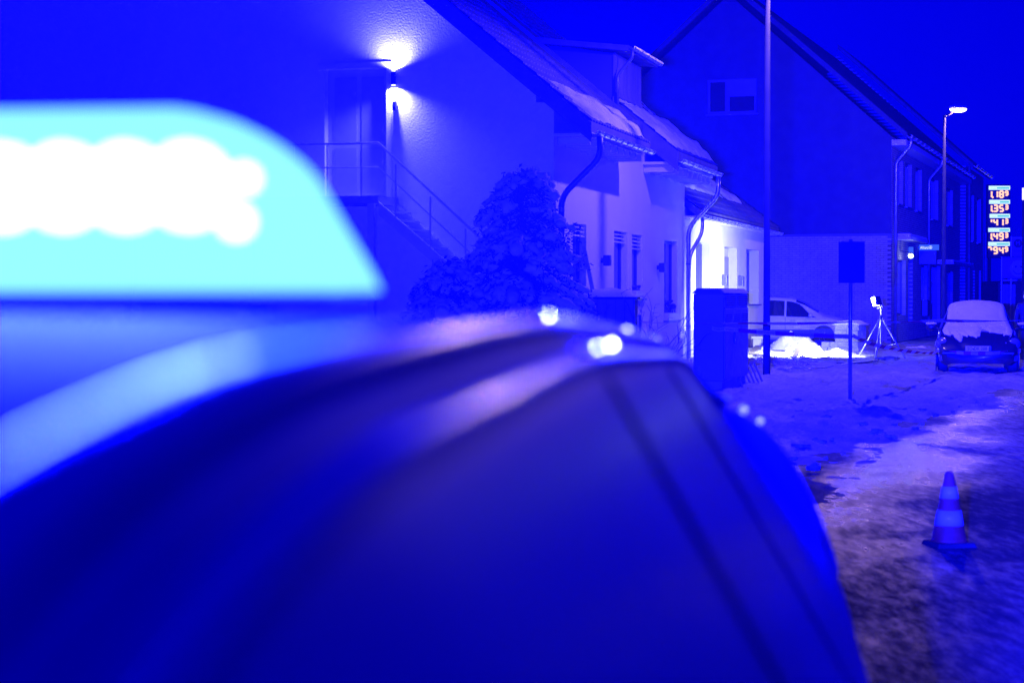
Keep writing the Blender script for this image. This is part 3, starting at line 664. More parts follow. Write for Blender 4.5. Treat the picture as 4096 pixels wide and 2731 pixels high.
# ledge of snow and canopies over the shop
a = on_l(3588, 945, L4, PS4); b = on_l(3660, 965, L4, PS4)
can = T4.add(MB().box(a[0], b[0], L4 - .5, L4 - .002, a[2] - .12, a[2]), 'shop_canopy', M['framew'])
T4.add(MB().box(a[0], b[0], L4 - .49, L4 - .01, a[2] + .001, a[2] + .1), 'canopy_snow', M['snow'], parent=can, bevel=.04)
a = on_l(3748, 1047, L4, PS4); b = on_l(3836, 1078, L4, PS4)
can = T4.add(MB().box(a[0], b[0], L4 - .7, L4 - .002, a[2] - .1, a[2]), 'shop_canopy', M['zincdark'])
T4.add(MB().box(a[0], b[0], L4 - .69, L4 - .01, a[2] + .001, a[2] + .09), 'canopy_snow', M['snow'], parent=can, bevel=.03)
# projecting insurance sign, its neighbours and a shop spotlight
sgn = on_l(3672, 990, L4, PS4)
def proj_sign(px0, px1, y0, y1, base_s, label, mt):
    a = on_s(px0, (y0 + y1) / 2, base_s, PS4); b = on_s(px1, (y0 + y1) / 2, base_s, PS4)
    z1 = on_s(px0, y0, base_s, PS4)[2]; z0 = on_s(px0, y1, base_s, PS4)[2]
    t = Thing('shop_sign', label, 'sign', base_s, a[1], z0, PS4)
    t.add(MB().box(base_s, base_s + .12, b[1], a[1], z0, z1), 'sign_box', mt, bevel=.01)
    t.add(MB().box(base_s + .03, base_s + .09, a[1], L4 + .05, (z0 + z1) / 2 - .03, (z0 + z1) / 2 + .03), 'sign_bracket', M['trim'])
    return t, a[1], b[1], z0, z1
bs = sgn[0]
EM_SB = emit('lit_blue_sign', (.035, .11, .9), 1.0); EM_SW = emit('lit_white_letters', (.75, .85, 1.0), 1.3)
t, l1_, l0_, z0_, z1_ = proj_sign(3676, 3755, 979, 1001, bs, 'lit blue shop sign with white lettering projecting from the brick front', EM_SB)
cl = l1_ - (l1_ - l0_) * .26
hgt = z1_ - z0_
t.add(add_text(MB(), 'Allianz', hgt * .72, lambda x, y: (bs - .006, l1_ - (l1_ - l0_) * .27 - x, (z0_ + z1_) / 2 + y - .01), width=(l1_ - l0_) * .42), 'sign_lettering', EM_SW)
c_l = l1_ - (l1_ - l0_) * .58
ring = MB()
for ra, rb in ((.30, .25),):
    ring.add([(bs - .006, c_l + hgt * ra * math.cos(k * math.pi / 12), (z0_ + z1_) / 2 + hgt * ra * math.sin(k * math.pi / 12)) for k in range(24)] + [(bs - .006, c_l + hgt * rb * math.cos(k * math.pi / 12), (z0_ + z1_) / 2 + hgt * rb * math.sin(k * math.pi / 12)) for k in range(24)], [(k, (k + 1) % 24, 24 + (k + 1) % 24, 24 + k) for k in range(24)])
for q in (-.1, 0, .1): ring.box(bs - .008, bs - .004, c_l + hgt * (q - .03), c_l + hgt * (q + .03), (z0_ + z1_) / 2 - hgt * .17, (z0_ + z1_) / 2 + hgt * (.14 - abs(q)))
t.add(ring, 'sign_emblem', EM_SW)
t.add(MB().box(bs + .02, bs + .1, l0_ + .1, l1_ - .01, on_s(3676, 1056, bs, PS4)[2], z0_ - .01), 'lower_panel', M['panel'])
bs2 = on_l(3630, 1000, L4, PS4)[0]
t, l1_, l0_, z0_, z1_ = proj_sign(3634, 3652, 988, 1035, bs2, 'small lit sign box with white stroke beside the shop spotlight', EM_SB)
hh = z1_ - z0_
t.add(MB().box(bs2 - .01, bs2 - .002, l0_ + .03, l1_ - .01, z0_ + hh * .1, z0_ + hh * .55), 'sign_lettering', EM_SW)
sp = on_l(3602, 1024, L4, PS4)
t = Thing('shop_spotlight', 'small bright spotlight under the canopy of the brick shop front', 'spotlight', sp[0], L4 - .4, sp[2], PS4)
t.add(MB().tube([(sp[0], L4 - .002, sp[2] + .18), (sp[0], L4 - .35, sp[2] + .12)], .02, 6), 'lamp_arm', M['trim'])
t.add(MB().lathe([(.05, .06), (.1, -.06)], 14, (sp[0], L4 - .38, sp[2] + .08)), 'lamp_body', M['trim'])
t.add(MB().blob((sp[0] - .04, L4 - .38, sp[2] - .0), .12, .1, .09, 0, 0), 'lamp_lens', emit('spot_glow', (.8, 1.0, 1.0), 5))
light('lamp_beam', 'POINT', (0, -.25, -.25), 14, (.8, .9, 1), t.e, shadow_soft_size=.08)
# small yellow-lit mail box etc. on the front
t = Thing('letter_box', 'dark letter box with horn mark on the brick front', 'letter box', on_l(3690, 1235, L4, PS4)[0], L4, 1.0, PS4)
p_ = on_l(3690, 1235, L4, PS4)
t.add(MB().box(p_[0] - .35, p_[0] + .35, L4 - .25, L4 - .002, p_[2] - .3, p_[2] + .35), 'box_body', M['panel'], bevel=.03)
t.add(MB().box(p_[0] - .25, p_[0] + .25, L4 - .262, L4 - .2505, p_[2] + .18, p_[2] + .23), 'mail_slot', M['ink'])

# ------------------------------------------------------------------ house beyond the brick house
T5 = Thing('brick_house', 'dark brick house beyond the shop, with a steep roof edge', 'house', S5, L4, 0, PS4)
S6 = 107.5; ZE5 = 7.9
h5 = [fr4(3893, 3938, 690, 880)[:2] + (4.6, 6.6), (S5 + 1.5, S5 + 2.6, 1.0, 3.0), (S5 + 4.0, S5 + 5.2, .1, 3.0), (S5 + 7.5, S5 + 8.8, 1.0, 3.0)]
h5[0] = (S5 + 6.2, S5 + 8.6, 4.4, 6.7)
h5.append((S5 + 3.0, S5 + 4.4, 4.4, 6.7))
front_wall(T5, S5 + .002, S6, 0, ZE5, L4 - .25, .35, h5, M['brickface'], 'front_wall')
for h in h5: window_opening(T5, *h, L4 - .25, .16, mull=1)
T5.add(MB().prism([(L4 + .102, 0), (LG, 0), (LG, ZE5), (LM, ZE5 + 5.5), (L4 + .102, ZE5)], S5 + .003, S5 + .3, 'x'), 'gable_wall', M['brickface'])
rf5 = T5.add(MB().prism([(L4 - .6, ZE5 - .12), (LM, ZE5 + 5.8), (LM, ZE5 + 6.05), (L4 - .6, ZE5 + .1)], S5 + .002, S6, 'x'), 'roof', M['tile'])
gutter(T5, S5, S6, L4 - .7, ZE5 + .02, r=.08, brackets=6)
T5.add(MB().tube([(S5 + .1, L4 - .4, ZE5), (S5 + .1, L4 - .4, .05)], .07, 8), 'downpipe', M['zincdark'])
T5.add(MB().tube([(S6 - .3, L4 - .4, 5.0), (S6 - .3, L4 - .4, .05)], .06, 8), 'downpipe', M['zinc'])

# ------------------------------------------------------------------ filling station pylon
Yp = 115.0
def W(px, py, Y=Yp): return at_y(px, py, Y)
pc = W(3995, 880)
t = Thing('price_pylon', 'fuel price pylon with five rows of glowing orange numerals', 'price sign', loc=(pc.x, Yp, 0))
k_ = Yp / F
t.add(MB().box(-46 * k_, 46 * k_, .0, .35, W(3995, 1032).z, W(3995, 738).z), 'pylon_cabinet', M['ink'], bevel=.03)
t.add(MB().box(-40 * k_, -28 * k_, .1, .25, -.02, W(3995, 1032).z).box(28 * k_, 40 * k_, .1, .25, -.02, W(3995, 1032).z), 'pylon_leg', M['darkpost'])
EM_BAR = emit('price_header_white', (.62, .95, 1.0), 1.1); EM_GR = emit('price_header_green', (.07, .55, .52), 1.0)
EM_DIG = emit('price_digit', (1.0, .50, .22), 1.7); EM_TXT = emit('price_header_text', (.36, .68, .82), 1.0)
SEG = {'0': 'abcdef', '1': 'bc', '2': 'abged', '3': 'abgcd', '4': 'fgbc', '5': 'afgcd', '6': 'afgedc', '7': 'abc', '8': 'abcdefg', '9': 'abcdfg'}
def digit(mb, ch, x, zt, w, h, th, segs=None):
    q = {'a': (0, w, 1, 1), 'd': (0, w, 0, 0), 'g': (0, w, .5, .5)}
    for c in (segs or SEG[ch]):
        g_ = .12 * th
        if c in 'adg':
            zc = {'a': zt - th / 2, 'g': zt - h / 2, 'd': zt - h + th / 2}[c]
            mb.tube([(x + th * .5 + g_, -.02, zc), (x + w - th * .5 - g_, -.02, zc)], th * .5, 6)
        else:
            xc = x + (w - th / 2 if c in 'bc' else th / 2); z1 = zt - th * .5 - g_ if c in 'bf' else zt - h / 2 - g_; z0 = zt - h / 2 + g_ if c in 'bf' else zt - h + th * .5 + g_
            mb.tube([(xc, -.02, z0), (xc, -.02, z1)], th * .5, 6)
rows = [('1189', 744, 3954, 'Diesel', None), ('1353', 800, 3956, 'Super E10', None), ('1413', 856, 3958, 'Super', 'half'), ('1493', 912, 3953, 'Super plus', None), ('7949', 968, 3953, 'Erdgas', 'part')]
for txt, y0, x0, head, special in rows:
    zb = W(3995, y0 + 16).z; zt = W(3995, y0).z
    xa = (x0 - 3995) * k_; xb = (4039 - 3995) * k_
    hd = t.add(MB().box(xa, xb, -.05, -.001, zb, zt), 'row_header', EM_BAR, bevel=.02)
    t.add(MB().box(xa + (xb - xa) * (.38 if len(head) < 8 else .5), xb - 4 * k_, -.058, -.051, zb + .06, zb + .15), 'header_stripe', EM_GR, parent=hd)
    t.add(add_text(MB(), head, .13, lambda x, y: (xa + .27 + x, -.056, zb + .09 + y)), 'header_text', EM_TXT, parent=hd)
    zd = zb - .03; hD = 31 * k_; wD = 20 * k_; th = 6.5 * k_
    for i, ch in enumerate(txt[:3]):
        px = (3949, 3972, 3995)[i]
        sg_ = None
        if i == 0: sg_ = 'c' if False else None
        if special == 'half' and i == 0: sg_ = 'b'
        if special == 'part' and i == 0: sg_ = 'ab'
        dm = MB(); digit(dm, ch, (px - 3995) * k_, zd, wD, hD, th, sg_); t.add(dm, 'price_numeral', EM_DIG)
    dm = MB(); digit(dm, txt[3], (4018 - 3995) * k_, zd, 15 * k_, 22 * k_, th * .85); t.add(dm, 'price_numeral', EM_DIG)
    if not special: t.add(MB().blob(((3970 - 3995) * k_, -.02, zd - hD + .05), th * .6, th * .6, th * .6, 0, 0, 6, 5), 'decimal_point', EM_DIG)

# ------------------------------------------------------------------ kiosk with banners, right of the pylon
Yk = 100.0
kx = lambda px: (px - CX) / F * Yk
kz = lambda py: H + (1185 - py) / F * Yk
t = Thing('kiosk', 'low dark kiosk with slatted doors and a pale snowy ledge below the smiling banner', 'kiosk', loc=(kx(4060), Yk + .4, 0))
ox = kx(4060)
t.add(MB().box(kx(4000) - ox, kx(4140) - ox, .0, 4.0, -.02, kz(1128)), 'wall', M['slate'])
for k in range(4):
    a = kx(4013 + 14 * k) - ox; t.add(MB().box(a, a + 13 * Yk / F, -.05, -.002, .1, kz(1137)), 'door_slat', M['woodlight'])
t.add(MB().box(kx(4008) - ox, kx(4140) - ox, -.35, 4.1, kz(1128) + .002, kz(1124)), 'roof', M['trim'])
t.add(MB().box(kx(4010) - ox, kx(4066) - ox, -.4, -.0, kz(1124) + .001, kz(1118)), 'ledge_snow', M['snow'], bevel=.02)
def banner(x0, x1, y0, y1, label, m, name='banner'):
    tt = Thing(name, label, 'banner', loc=(kx((x0 + x1) / 2), Yk - .1, kz(y1)))
    w_ = (x1 - x0) / 2 * Yk / F; h_ = (y1 - y0) * Yk / F
    tt.add(MB().grid(lambda u, v: (-w_ + 2 * w_ * u, .03 * math.sin(u * 9 + v * 2), h_ * v), 14, 8), 'cloth', m, smooth=True, solid=.006)
    for sx_ in (-1, 1): tt.add(MB().tube([(sx_ * w_, .04, -kz(y1) - .02), (sx_ * w_, .04, h_ + .05)], .03, 6), 'banner_pole', M['steel'])
    tt.add(MB().tube([(-w_, .04, h_ + .03), (w_, .04, h_ + .03)], .03, 6), 'banner_rail', M['steel'])
    return tt, w_, h_
tb, w_, h_ = banner(4004, 4112, 1030, 1114, 'pink banner with a round pale smiling face beside the price pylon', M['cloth'])
fc = .14; fr_ = h_ * .40; fz = h_ * .47
tb.add(MB().lathe([(fr_, -.012), (fr_, .0)], 32, (fc, -.04, fz), 'y'), 'smiling_face', M['bannerw'])
fx = MB()
for q in (-1, 1): fx.lathe([(.055, -.004), (.055, .0)], 12, (fc + q * fr_ * .3, -.056, fz + fr_ * .22), 'y')
fx.tube([(fc + fr_ * .66 * math.cos(a), -.056, fz + fr_ * .66 * math.sin(a)) for a in [math.pi * (1.08 + .84 * k / 14) for k in range(15)]], .022, 5)
tb.add(fx, 'face_features', M['panel'])
tb, w_, h_ = banner(4042, 4100, 950, 1026, 'pale pink advertising board with a round dark emblem above the smiling banner', M['cloth'], 'advertising_board')
tb.add(MB().lathe([(.22, -.006), (.22, 0)], 24, (-.05, -.04, h_ * .68), 'y'), 'emblem', M['panel'])
tb.add(add_text(MB(), 'M', .3, lambda x, y: (-.05 + x, -.05, h_ * .68 + y)), 'emblem_letter', M['cloth'])
tb.add(add_text(MB(), 'AGNER', .15, lambda x, y: (x, -.045, h_ * .28 + y), width=.6), 'lettering', M['panel'])
tb.add(MB().box(-w_, w_, -.05, .05, h_ * .93, h_ * 1.0), 'header_board', M['bannerw'])
# bare tree behind the pylon
def bare_tree(name, label, base, h, seed, spread=.5, levels=5, r0=.12, mt=None, group=None, cat='tree'):
    t = Thing(name, label, cat, loc=base, group=group); rr = random.Random(seed); tr = MB(); cr = MB()
    def grow(p, d, ln, r, lv):
        pts = [p]; q = p.copy()
        for k in range(4):
            d = (d + Vector((rr.uniform(-.16, .16), rr.uniform(-.16, .16), rr.uniform(-.05, .12)))).normalized(); q = q + d * ln / 4; pts.append(q.copy())
        (tr if lv == 0 else cr).tube(pts, [r * (1 - .12 * k) for k in range(5)], 5 if lv < 2 else 3, cap=False)
        if lv < levels:
            for k in range(rr.choice((2, 3, 3))):
                nd = (d + Vector((rr.uniform(-1, 1), rr.uniform(-1, 1), rr.uniform(-.3, .6))) * spread * 1.3).normalized()
                grow(pts[rr.choice((2, 3, 4))], nd, ln * rr.uniform(.55, .78), r * .58, lv + 1)
    grow(Vector((0, 0, -.05)), Vector((0, 0, 1)), h * .36, r0, 0)
    t.add(tr, 'trunk', mt or M['bark'], smooth=True); t.add(cr, 'crown', mt or M['twig'])
    return t
bare_tree('bare_tree', 'leafless tree with pale branches behind the price pylon', (kx(4075) * 1.28, 128, 0), 9.2, 5, .55, 5, .16, mat('pale_bark', (.30, .27, .24), .9))
# post at the right edge
p_ = at_y(4092, 1185, 75)
t = Thing('flag_post', 'slim dark post with lit top at the right of the banners', 'post', loc=(p_.x, 75, 0))
t.add(MB().tube([(0, 0, -.02), (0, 0, at_y(4092, 800, 75).z)], .05, 8), 'post', M['darkpost'])
t.add(MB().tube([(0, 0, at_y(4092, 800, 75).z), (0, 0, at_y(4092, 752, 75).z)], .055, 8), 'lamp_tube', emit('post_lamp', (1, .9, 1), 1.3))

# ------------------------------------------------------------------ street lamps
def street_lamp(loc, hgt, r0, r1, arm, label, power, headdir, kind='SPOT', glow=8.0):
    t = Thing('street_lamp', label, 'street lamp', loc=loc, group='street lamps')
    t.add(MB().tube([(0, 0, -.05), (0, 0, 1.1), (0, 0, 1.15), (0, 0, hgt)], [r0, r0, r0 * .93, r1], 14), 'pole', M['darkpost'], smooth=True)
    d = Vector(headdir).normalized(); e = d * arm
    t.add(MB().tube([(0, 0, hgt - .05), (d.x * .2, d.y * .2, hgt + .07), (e.x * .75, e.y * .75, hgt + .17)], [r1, r1 * .8, r1 * .6], 10), 'arm', M['darkpost'], smooth=True)
    c = Vector((e.x, e.y, hgt + .2))
    t.add(MB().blob(c + Vector((0, 0, .05)), .15 + .16 * abs(d.x), .15 + .16 * abs(d.y), .08, 0, 0, 14, 8), 'luminaire', M['steel'], smooth=True)
    t.add(MB().blob(c - Vector((0, 0, .015)), .12 + .14 * abs(d.x), .12 + .14 * abs(d.y), .10, 0, 0, 14, 8), 'lamp_glass', emit('street_lamp_glass', (1, .80, .95), glow), smooth=True)
    ex = dict(spot_size=R(178), spot_blend=.25) if kind == 'SPOT' else {}
    light('lamp_beam', kind, tuple(c - Vector((0, 0, .2))), power, WARM, t.e, (0, 0, -1), shadow_soft_size=.08, **ex)
    return t
pl = on_z(3066, 1512)
street_lamp((pl.x, pl.y, 0), 8.1, .076, .05, .75, 'tall dark street lamp pole standing beside the grey cabinet', 580, (.9, -.35, 0))
p2 = at_y(3774, 1185, 61)
street_lamp((p2.x, 61, 0), at_y(3774, 462, 61).z, .085, .04, .42, 'street lamp with glowing head in front of the brick shop house', 380, (1, 0, 0), 'POINT')

# ------------------------------------------------------------------ utility cabinet
cb = on_z(2897, 1577); cs, cl_, _ = to_sl(cb, PSI); cs = 33.6; cl_ = to_sl(at_y(2897, 1300, cb.y), PSI)[1]
t = Thing('utility_cabinet', 'tall grey utility cabinet with vented double doors beside the lamp pole', 'cabinet', cs, cl_, 0, PSI)
CD, CLN, CHh = .52, on_l(2990, 1300, cl_, PSI)[0] - cs, 1.72
t.add(MB().box(cs + .03, cs + CLN - .03, cl_ + .03, cl_ + CD - .03, -.05, .22), 'cabinet_base', M['plinth'])
t.add(MB().box(cs, cs + CLN, cl_, cl_ + CD, .221, CHh), 'cabinet_body', M['cabinet'], bevel=.02)
t.add(MB().hexa([(cs - .03, cl_ - .03, CHh + .001), (cs + CLN + .03, cl_ - .03, CHh + .001), (cs + CLN + .03, cl_ + CD + .03, CHh + .001), (cs - .03, cl_ + CD + .03, CHh + .001),
                 (cs + .04, cl_ + .06, CHh + .09), (cs + CLN - .04, cl_ + .06, CHh + .09), (cs + CLN - .04, cl_ + CD - .06, CHh + .09), (cs + .04, cl_ + CD - .06, CHh + .09)]), 'cabinet_roof', M['cabinet'], bevel=.015)
nd = 3
for k in range(nd):
    a = cs + .04 + (CLN - .08) * k / nd; b = cs + .04 + (CLN - .08) * (k + 1) / nd - .02
    d = t.add(MB().box(a, b, cl_ - .022, cl_ - .001, .26, CHh - .26), 'door', M['cabinet'], bevel=.006)
    for q in range(4): t.add(MB().box(a + .08, b - .08, cl_ - .026, cl_ - .0221, CHh - .38 - q * .035, CHh - .362 - q * .035), 'vent_slot', M['cabdark'], parent=d)
    if k == 1: t.add(MB().box(a + .05, a + .09, cl_ - .05, cl_ - .0222, .85, 1.05), 'handle', M['trim'], parent=d)
for k in range(2):
    a = cs + .06 + (CLN - .1) * k / 2; b = a + (CLN - .1) / 2 - .06
    v_ = t.add(MB().box(a, b, cl_ - .015, cl_ - .001, CHh - .235, CHh - .03), 'vent_panel', M['cabinet'])
    for q in range(5): t.add(MB().box(a + .04, b - .04, cl_ - .02, cl_ - .0151, CHh - .21 + q * .034, CHh - .19 + q * .034), 'vent_slot', M['cabdark'], parent=v_)
CABC = world(cs, cl_, 0, PSI)

# ------------------------------------------------------------------ slatted frames and debris
def slat_frame(name, label, p0, p1, top, n, mt, wd=.07, cat='frame', rails=.05):
    """p0,p1: feet on the ground; top: vector from foot to top edge"""
    p0 = Vector(p0); p1 = Vector(p1); top = Vector(top); t = Thing(name, label, cat, loc=tuple(p0)); q = p1 - p0; u = q.normalized(); nrm = u.cross(top).normalized() * .02
    def bar(a, b, half, th):
        ax = (b - a).normalized(); sd = ax.cross(nrm.normalized()).normalized() * half; n2 = nrm.normalized() * th
        return MB().hexa([a - sd - n2, a + sd - n2, a + sd + n2, a - sd + n2, b - sd - n2, b + sd - n2, b + sd + n2, b - sd + n2])
    z0 = Vector((0, 0, 0)); lift = top.normalized() * rails * .5
    t.add(bar(z0 + lift, q + lift, rails * .5, .025), 'rail', mt); t.add(bar(top, q + top, rails * .5, .025), 'rail', mt)
    for k in range(n):
        a = q * ((k + .5) / n) + lift; t.add(bar(a - nrm * .0, a + top - lift, wd * .5, .012), 'slat', mt)
    return t
pa = on_z(2968, 1562); pb = on_z(3062, 1534)
slat_frame('slatted_bed_base', 'dark slatted frame leaning against the grey utility cabinet', (pa.x, pa.y, -.01), (pb.x, pb.y, -.01), (-.16, .28, .42), 6, M['wood'], .07)
pa = on_z(3088, 1462); pb = on_z(3130, 1476)
slat_frame('slatted_crate_side', 'pale slatted crate side lying in the snow behind the lamp pole', (pa.x, pa.y, 0), (pb.x, pb.y, 0), (-.05, .25, .2), 5, M['woodlight'], .05, 'crate')
def plank(label, a, b, w=.12, th=.035, z=.06, tilt=.0, mt='wood'):
    a = on_z(*a); b = on_z(*b); t = Thing('plank', label, 'plank', loc=(a.x, a.y, z)); d = Vector((b.x - a.x, b.y - a.y, tilt)); s_ = Vector((-d.y, d.x, 0)).normalized() * w / 2; u = Vector((0, 0, th))
    t.add(MB().hexa([-s_, s_, d + s_, d - s_, -s_ + u, s_ + u, d + s_ + u, d - s_ + u]), 'board', M[mt], bevel=.004)
plank('dark thin board lying flat on the bright snow by the big mound', (3103, 1414), (3166, 1419), .3, .05)
plank('short dark board end sticking up from the floodlit snow', (3176, 1440), (3202, 1436), .14, .04, .04, .25)
plank('blackened beam lying across the snow beside the lamp pole', (2990, 1430), (3052, 1438), .35, .1, .03)
plank('charred board half under snow left of the lamp pole', (3008, 1420), (3034, 1408), .2, .05, .05, .1)
db = MB()
for k in range(230):
    px = rnd.uniform(2560, 2760) if k % 3 == 0 else rnd.uniform(2992, 3260); py = rnd.uniform(1452, 1500) if k % 3 == 0 else rnd.gauss(1450, 13)
    p = on_z(px, py); ln = rnd.uniform(.05, .35); an = rnd.uniform(0, 6.3)
    db.tube([(p.x, p.y, .05 + rnd.uniform(0, .04)), (p.x + ln * math.cos(an), p.y + ln * math.sin(an), .05 + rnd.uniform(0, .1))], rnd.uniform(.006, .02), 4)
o = db.build('splinter_litter', M['woodlight'], kind='stuff'); tag(o, 'scattered splinters and straw littering the snow before the houses', 'debris')
def cable(label, pts, r=.018, mt='cable'):
    P = [on_z(x, y) for x, y in pts]; c0 = P[0].copy()
    P = smooth_path([(p.x - c0.x, p.y - c0.y, .07) for p in P], 8)
    t = Thing('power_cable', label, 'cable', loc=(c0.x, c0.y, 0)); t.add(MB().tube(P, r, 6), 'cable_run', M[mt], smooth=True)
cable('pale power cable running over the snow towards the tripod floodlight', [(3088, 1490), (3140, 1489), (3172, 1483), (3250, 1486), (3330, 1476), (3400, 1464), (3440, 1459), (3510, 1452)], .022, 'zinc')
cable('dark power cable running behind the sign post on the bright snow', [(3245, 1453), (3300, 1460), (3380, 1465), (3470, 1460), (3505, 1446)], .022)

# ------------------------------------------------------------------ snow heaps
def heap(label, px0, px1, pybase, pytop, depth, seed, peak=.5, amp=.35):
    a = on_z(px0, pybase); b = on_z(px1, pybase); c = (a + b) / 2; hw = (b - a).length / 2
    ht = max(.08, H - (pytop - 1185) / F * c.y)
    t = Thing('snow_heap', label, 'snow heap', loc=(c.x, c.y + depth / 2, 0))
    def fn(u, v):
        x = (u * 2 - 1); y = (v * 2 - 1); xx = x - (peak * 2 - 1) * (1 - abs(x)); r = math.sqrt(xx * xx + y * y)
        f = max(0, 1 - r ** 1.5) ; n_ = fbm(u * 3, v * 3, seed, 1.3, 5)
        return (x * hw * 1.08, y * depth / 2, -.04 + ht * f * (1 + amp * n_) + .1 * ht * n_ * (f > 0) + .02)
    t.add(MB().grid(fn, 44, 30), 'heap', M['snow'], smooth=True)
heap('big smooth snow heap in front of the white car', 3086, 3330, 1414, 1336, 2.6, 1, .42)
heap('lumpy snow bank at the foot of the big heap', 3130, 3330, 1426, 1376, 1.2, 2, .5, .6)
heap('low snow bank around the block stack', 3290, 3450, 1424, 1394, 1.4, 3, .45, .5)
heap('low snow ridge beside the floodlit house wall', 2992, 3100, 1412, 1392, 1.0, 4, .6, .5)
heap('trodden snow mound beside the front wheels of the black car', 3600, 3760, 1400, 1385, 1.6, 6, .5, .5)
# whiter snow patch before the low house; floodlit brightness put into its colour
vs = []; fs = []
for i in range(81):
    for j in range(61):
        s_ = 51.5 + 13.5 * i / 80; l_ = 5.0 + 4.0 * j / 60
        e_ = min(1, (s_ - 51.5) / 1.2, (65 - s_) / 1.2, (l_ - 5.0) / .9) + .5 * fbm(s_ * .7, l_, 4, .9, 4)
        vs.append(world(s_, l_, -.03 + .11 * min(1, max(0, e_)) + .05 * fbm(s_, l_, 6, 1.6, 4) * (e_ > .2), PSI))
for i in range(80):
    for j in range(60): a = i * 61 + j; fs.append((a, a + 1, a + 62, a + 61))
o = MB().add(vs, fs).build('lit_snow_patch', M['snow'], smooth=True); structure(o); o.data.flip_normals()
# clods on the verge
cb_ = MB()
for k in range(150):
    px = rnd.uniform(3120, 4090); py = rnd.uniform(1580, 1900)
    s_, l_, _ = to_sl(on_z(px, py), PSI)
    if l_ - edge_l(s_) < .1: continue
    p = on_z(px, py); r_ = .015 + .05 * rnd.random() ** 3; cb_.blob((p.x, p.y, .035), r_ * 1.4, r_, r_ * .6, .9, k, 8, 6)
o = cb_.build('snow_clods', M['verge'], kind='stuff', smooth=True); tag(o, 'loose clods of dirty snow strewn over the verge', 'snow clods')

# ------------------------------------------------------------------ block stack
bc = on_z(3385, 1412)
t = Thing('block_stack', 'square stack of pale concrete blocks with a snow cap beside the sign post', 'block stack', loc=(bc.x, bc.y, 0), rot=-PSI - R(14))
row = 0
for zi in range(5):
    z_ = zi * .168
    for xi in range(2):
        for yi in range(2):
            j = rnd.uniform(-.012, .012)
            if zi % 2: t.add(MB().box(-.36 + xi * .365 + j, -.36 + xi * .365 + .35 + j, .0 + yi * .365, .355 + yi * .365, z_, z_ + .16), 'block', M['concrete'], bevel=.008)
            else: t.add(MB().box(-.36 + (0, .5)[xi] + j, -.36 + (.485, .725)[xi] + j, .0 + yi * .365, .355 + yi * .365, z_, z_ + .16), 'block', M['concrete'], bevel=.008)
t.add(MB().grid(lambda u, v: (-.42 + .86 * u, -.05 + .82 * v, .835 + .11 * max(0, 1 - (2 * u - 1) ** 4) * max(0, 1 - (2 * v - 1) ** 4) * (1 + .4 * nz(u * 4, v * 4))), 18, 18), 'snow_cap', M['snow'], smooth=True, solid=.01)
t2 = Thing('block_stack', 'lower broken pile of blocks left of the tall snow capped stack', 'block stack', loc=(bc.x - .62, bc.y + .2, 0), rot=-PSI)
for i_, (x, z) in enumerate(((-.2, 0), (.1, 0), (-.08, .165), (.12, .165))): t2.add(MB().box(x, x + .28, 0, .3, z, z + .16), 'block', M['concrete'], bevel=.008)

# ------------------------------------------------------------------ tripod floodlight
ft = [on_z(3430, 1433), on_z(3500, 1441), on_z(3625, 1440)]
Yt = 52.4
ap = at_y(3524, 1268, Yt); hd = at_y(3511, 1203, Yt)
t = Thing('tripod_floodlight', 'bright floodlight on a silver tripod beside the block stack', 'floodlight', loc=(ap.x, ap.y, 0))
def rl(p): return (p.x - ap.x, p.y - ap.y, p.z)
for f_ in ft:
    lg = t.add(MB().tube([(0, 0, ap.z), rl(f_)], [.022, .018], 8), 'leg', M['zinc'], smooth=True)
    t.add(MB().lathe([(.03, 0), (.03, .03)], 8, rl(f_)), 'foot', M['rubber'], parent=lg)
t.add(MB().tube([(0, 0, .28), (0, 0, ap.z + .28)], .022, 8), 'centre_column', M['zinc'], smooth=True)
for f_ in ft:
    m_ = Vector((0, 0, ap.z)).lerp(Vector(rl(f_)), .62); t.add(MB().tube([(0, 0, .32), tuple(m_)], .016, 6), 'brace', M['zinc'])
t.add(MB().lathe([(.035, -.05), (.045, 0), (.035, .05)], 10, (0, 0, ap.z)), 'collar', M['trim'])
hx, hy, hz = rl(hd)
fd = Vector((-.74, .62, -.30)).normalized()
side = fd.cross(Vector((0, 0, 1))).normalized(); upv = side.cross(fd)
def slab(cx_, d0, d1, wx, hz_): 
    c = Vector((hx, hy, hz)); P = []
    for dd in (d0, d1):
        for a, b in ((-1, -1), (1, -1), (1, 1), (-1, 1)): P.append(c + fd * dd + side * wx * a + upv * hz_ * b)
    return MB().hexa(P)
t.add(slab(0, -.04, 0, .125, .125), 'lamp_housing', M['trim'], bevel=.01)
t.add(slab(0, .001, .11, .11, .11), 'lamp_glass', emit('floodlight_glass', (.95, 1, 1), 30))
t.add(MB().tube([tuple(Vector((hx, hy, hz)) + side * .14), tuple(Vector((hx, hy, hz)) + side * .14 - upv * .22), (0, 0, ap.z + .26)], .014, 6).tube([tuple(Vector((hx, hy, hz)) - side * .14), tuple(Vector((hx, hy, hz)) - side * .14 - upv * .22), (0, 0, ap.z + .26)], .014, 6), 'lamp_yoke', M['steel'])
light('lamp_beam', 'AREA', tuple(Vector((hx, hy, hz)) + fd * .13), 620, (.93, 1, 1), t.e, tuple(fd), shape='RECTANGLE', size=.22, size_y=.22, spread=R(116))
cm = MB()
for k in range(7):
    a0 = rnd.uniform(0, 6); c0 = on_z(3540 + rnd.uniform(-22, 26), 1446 + rnd.uniform(-3, 4)); r_ = rnd.uniform(.12, .28)
    cm.tube([(c0.x - ap.x + r_ * math.cos(a0 + q * .5), c0.y - ap.y + r_ * math.sin(a0 + q * .5), .08 + .03 * math.sin(q + k)) for q in range(14)], .014, 5)
t.add(cm, 'coiled_cable', M['cable'])

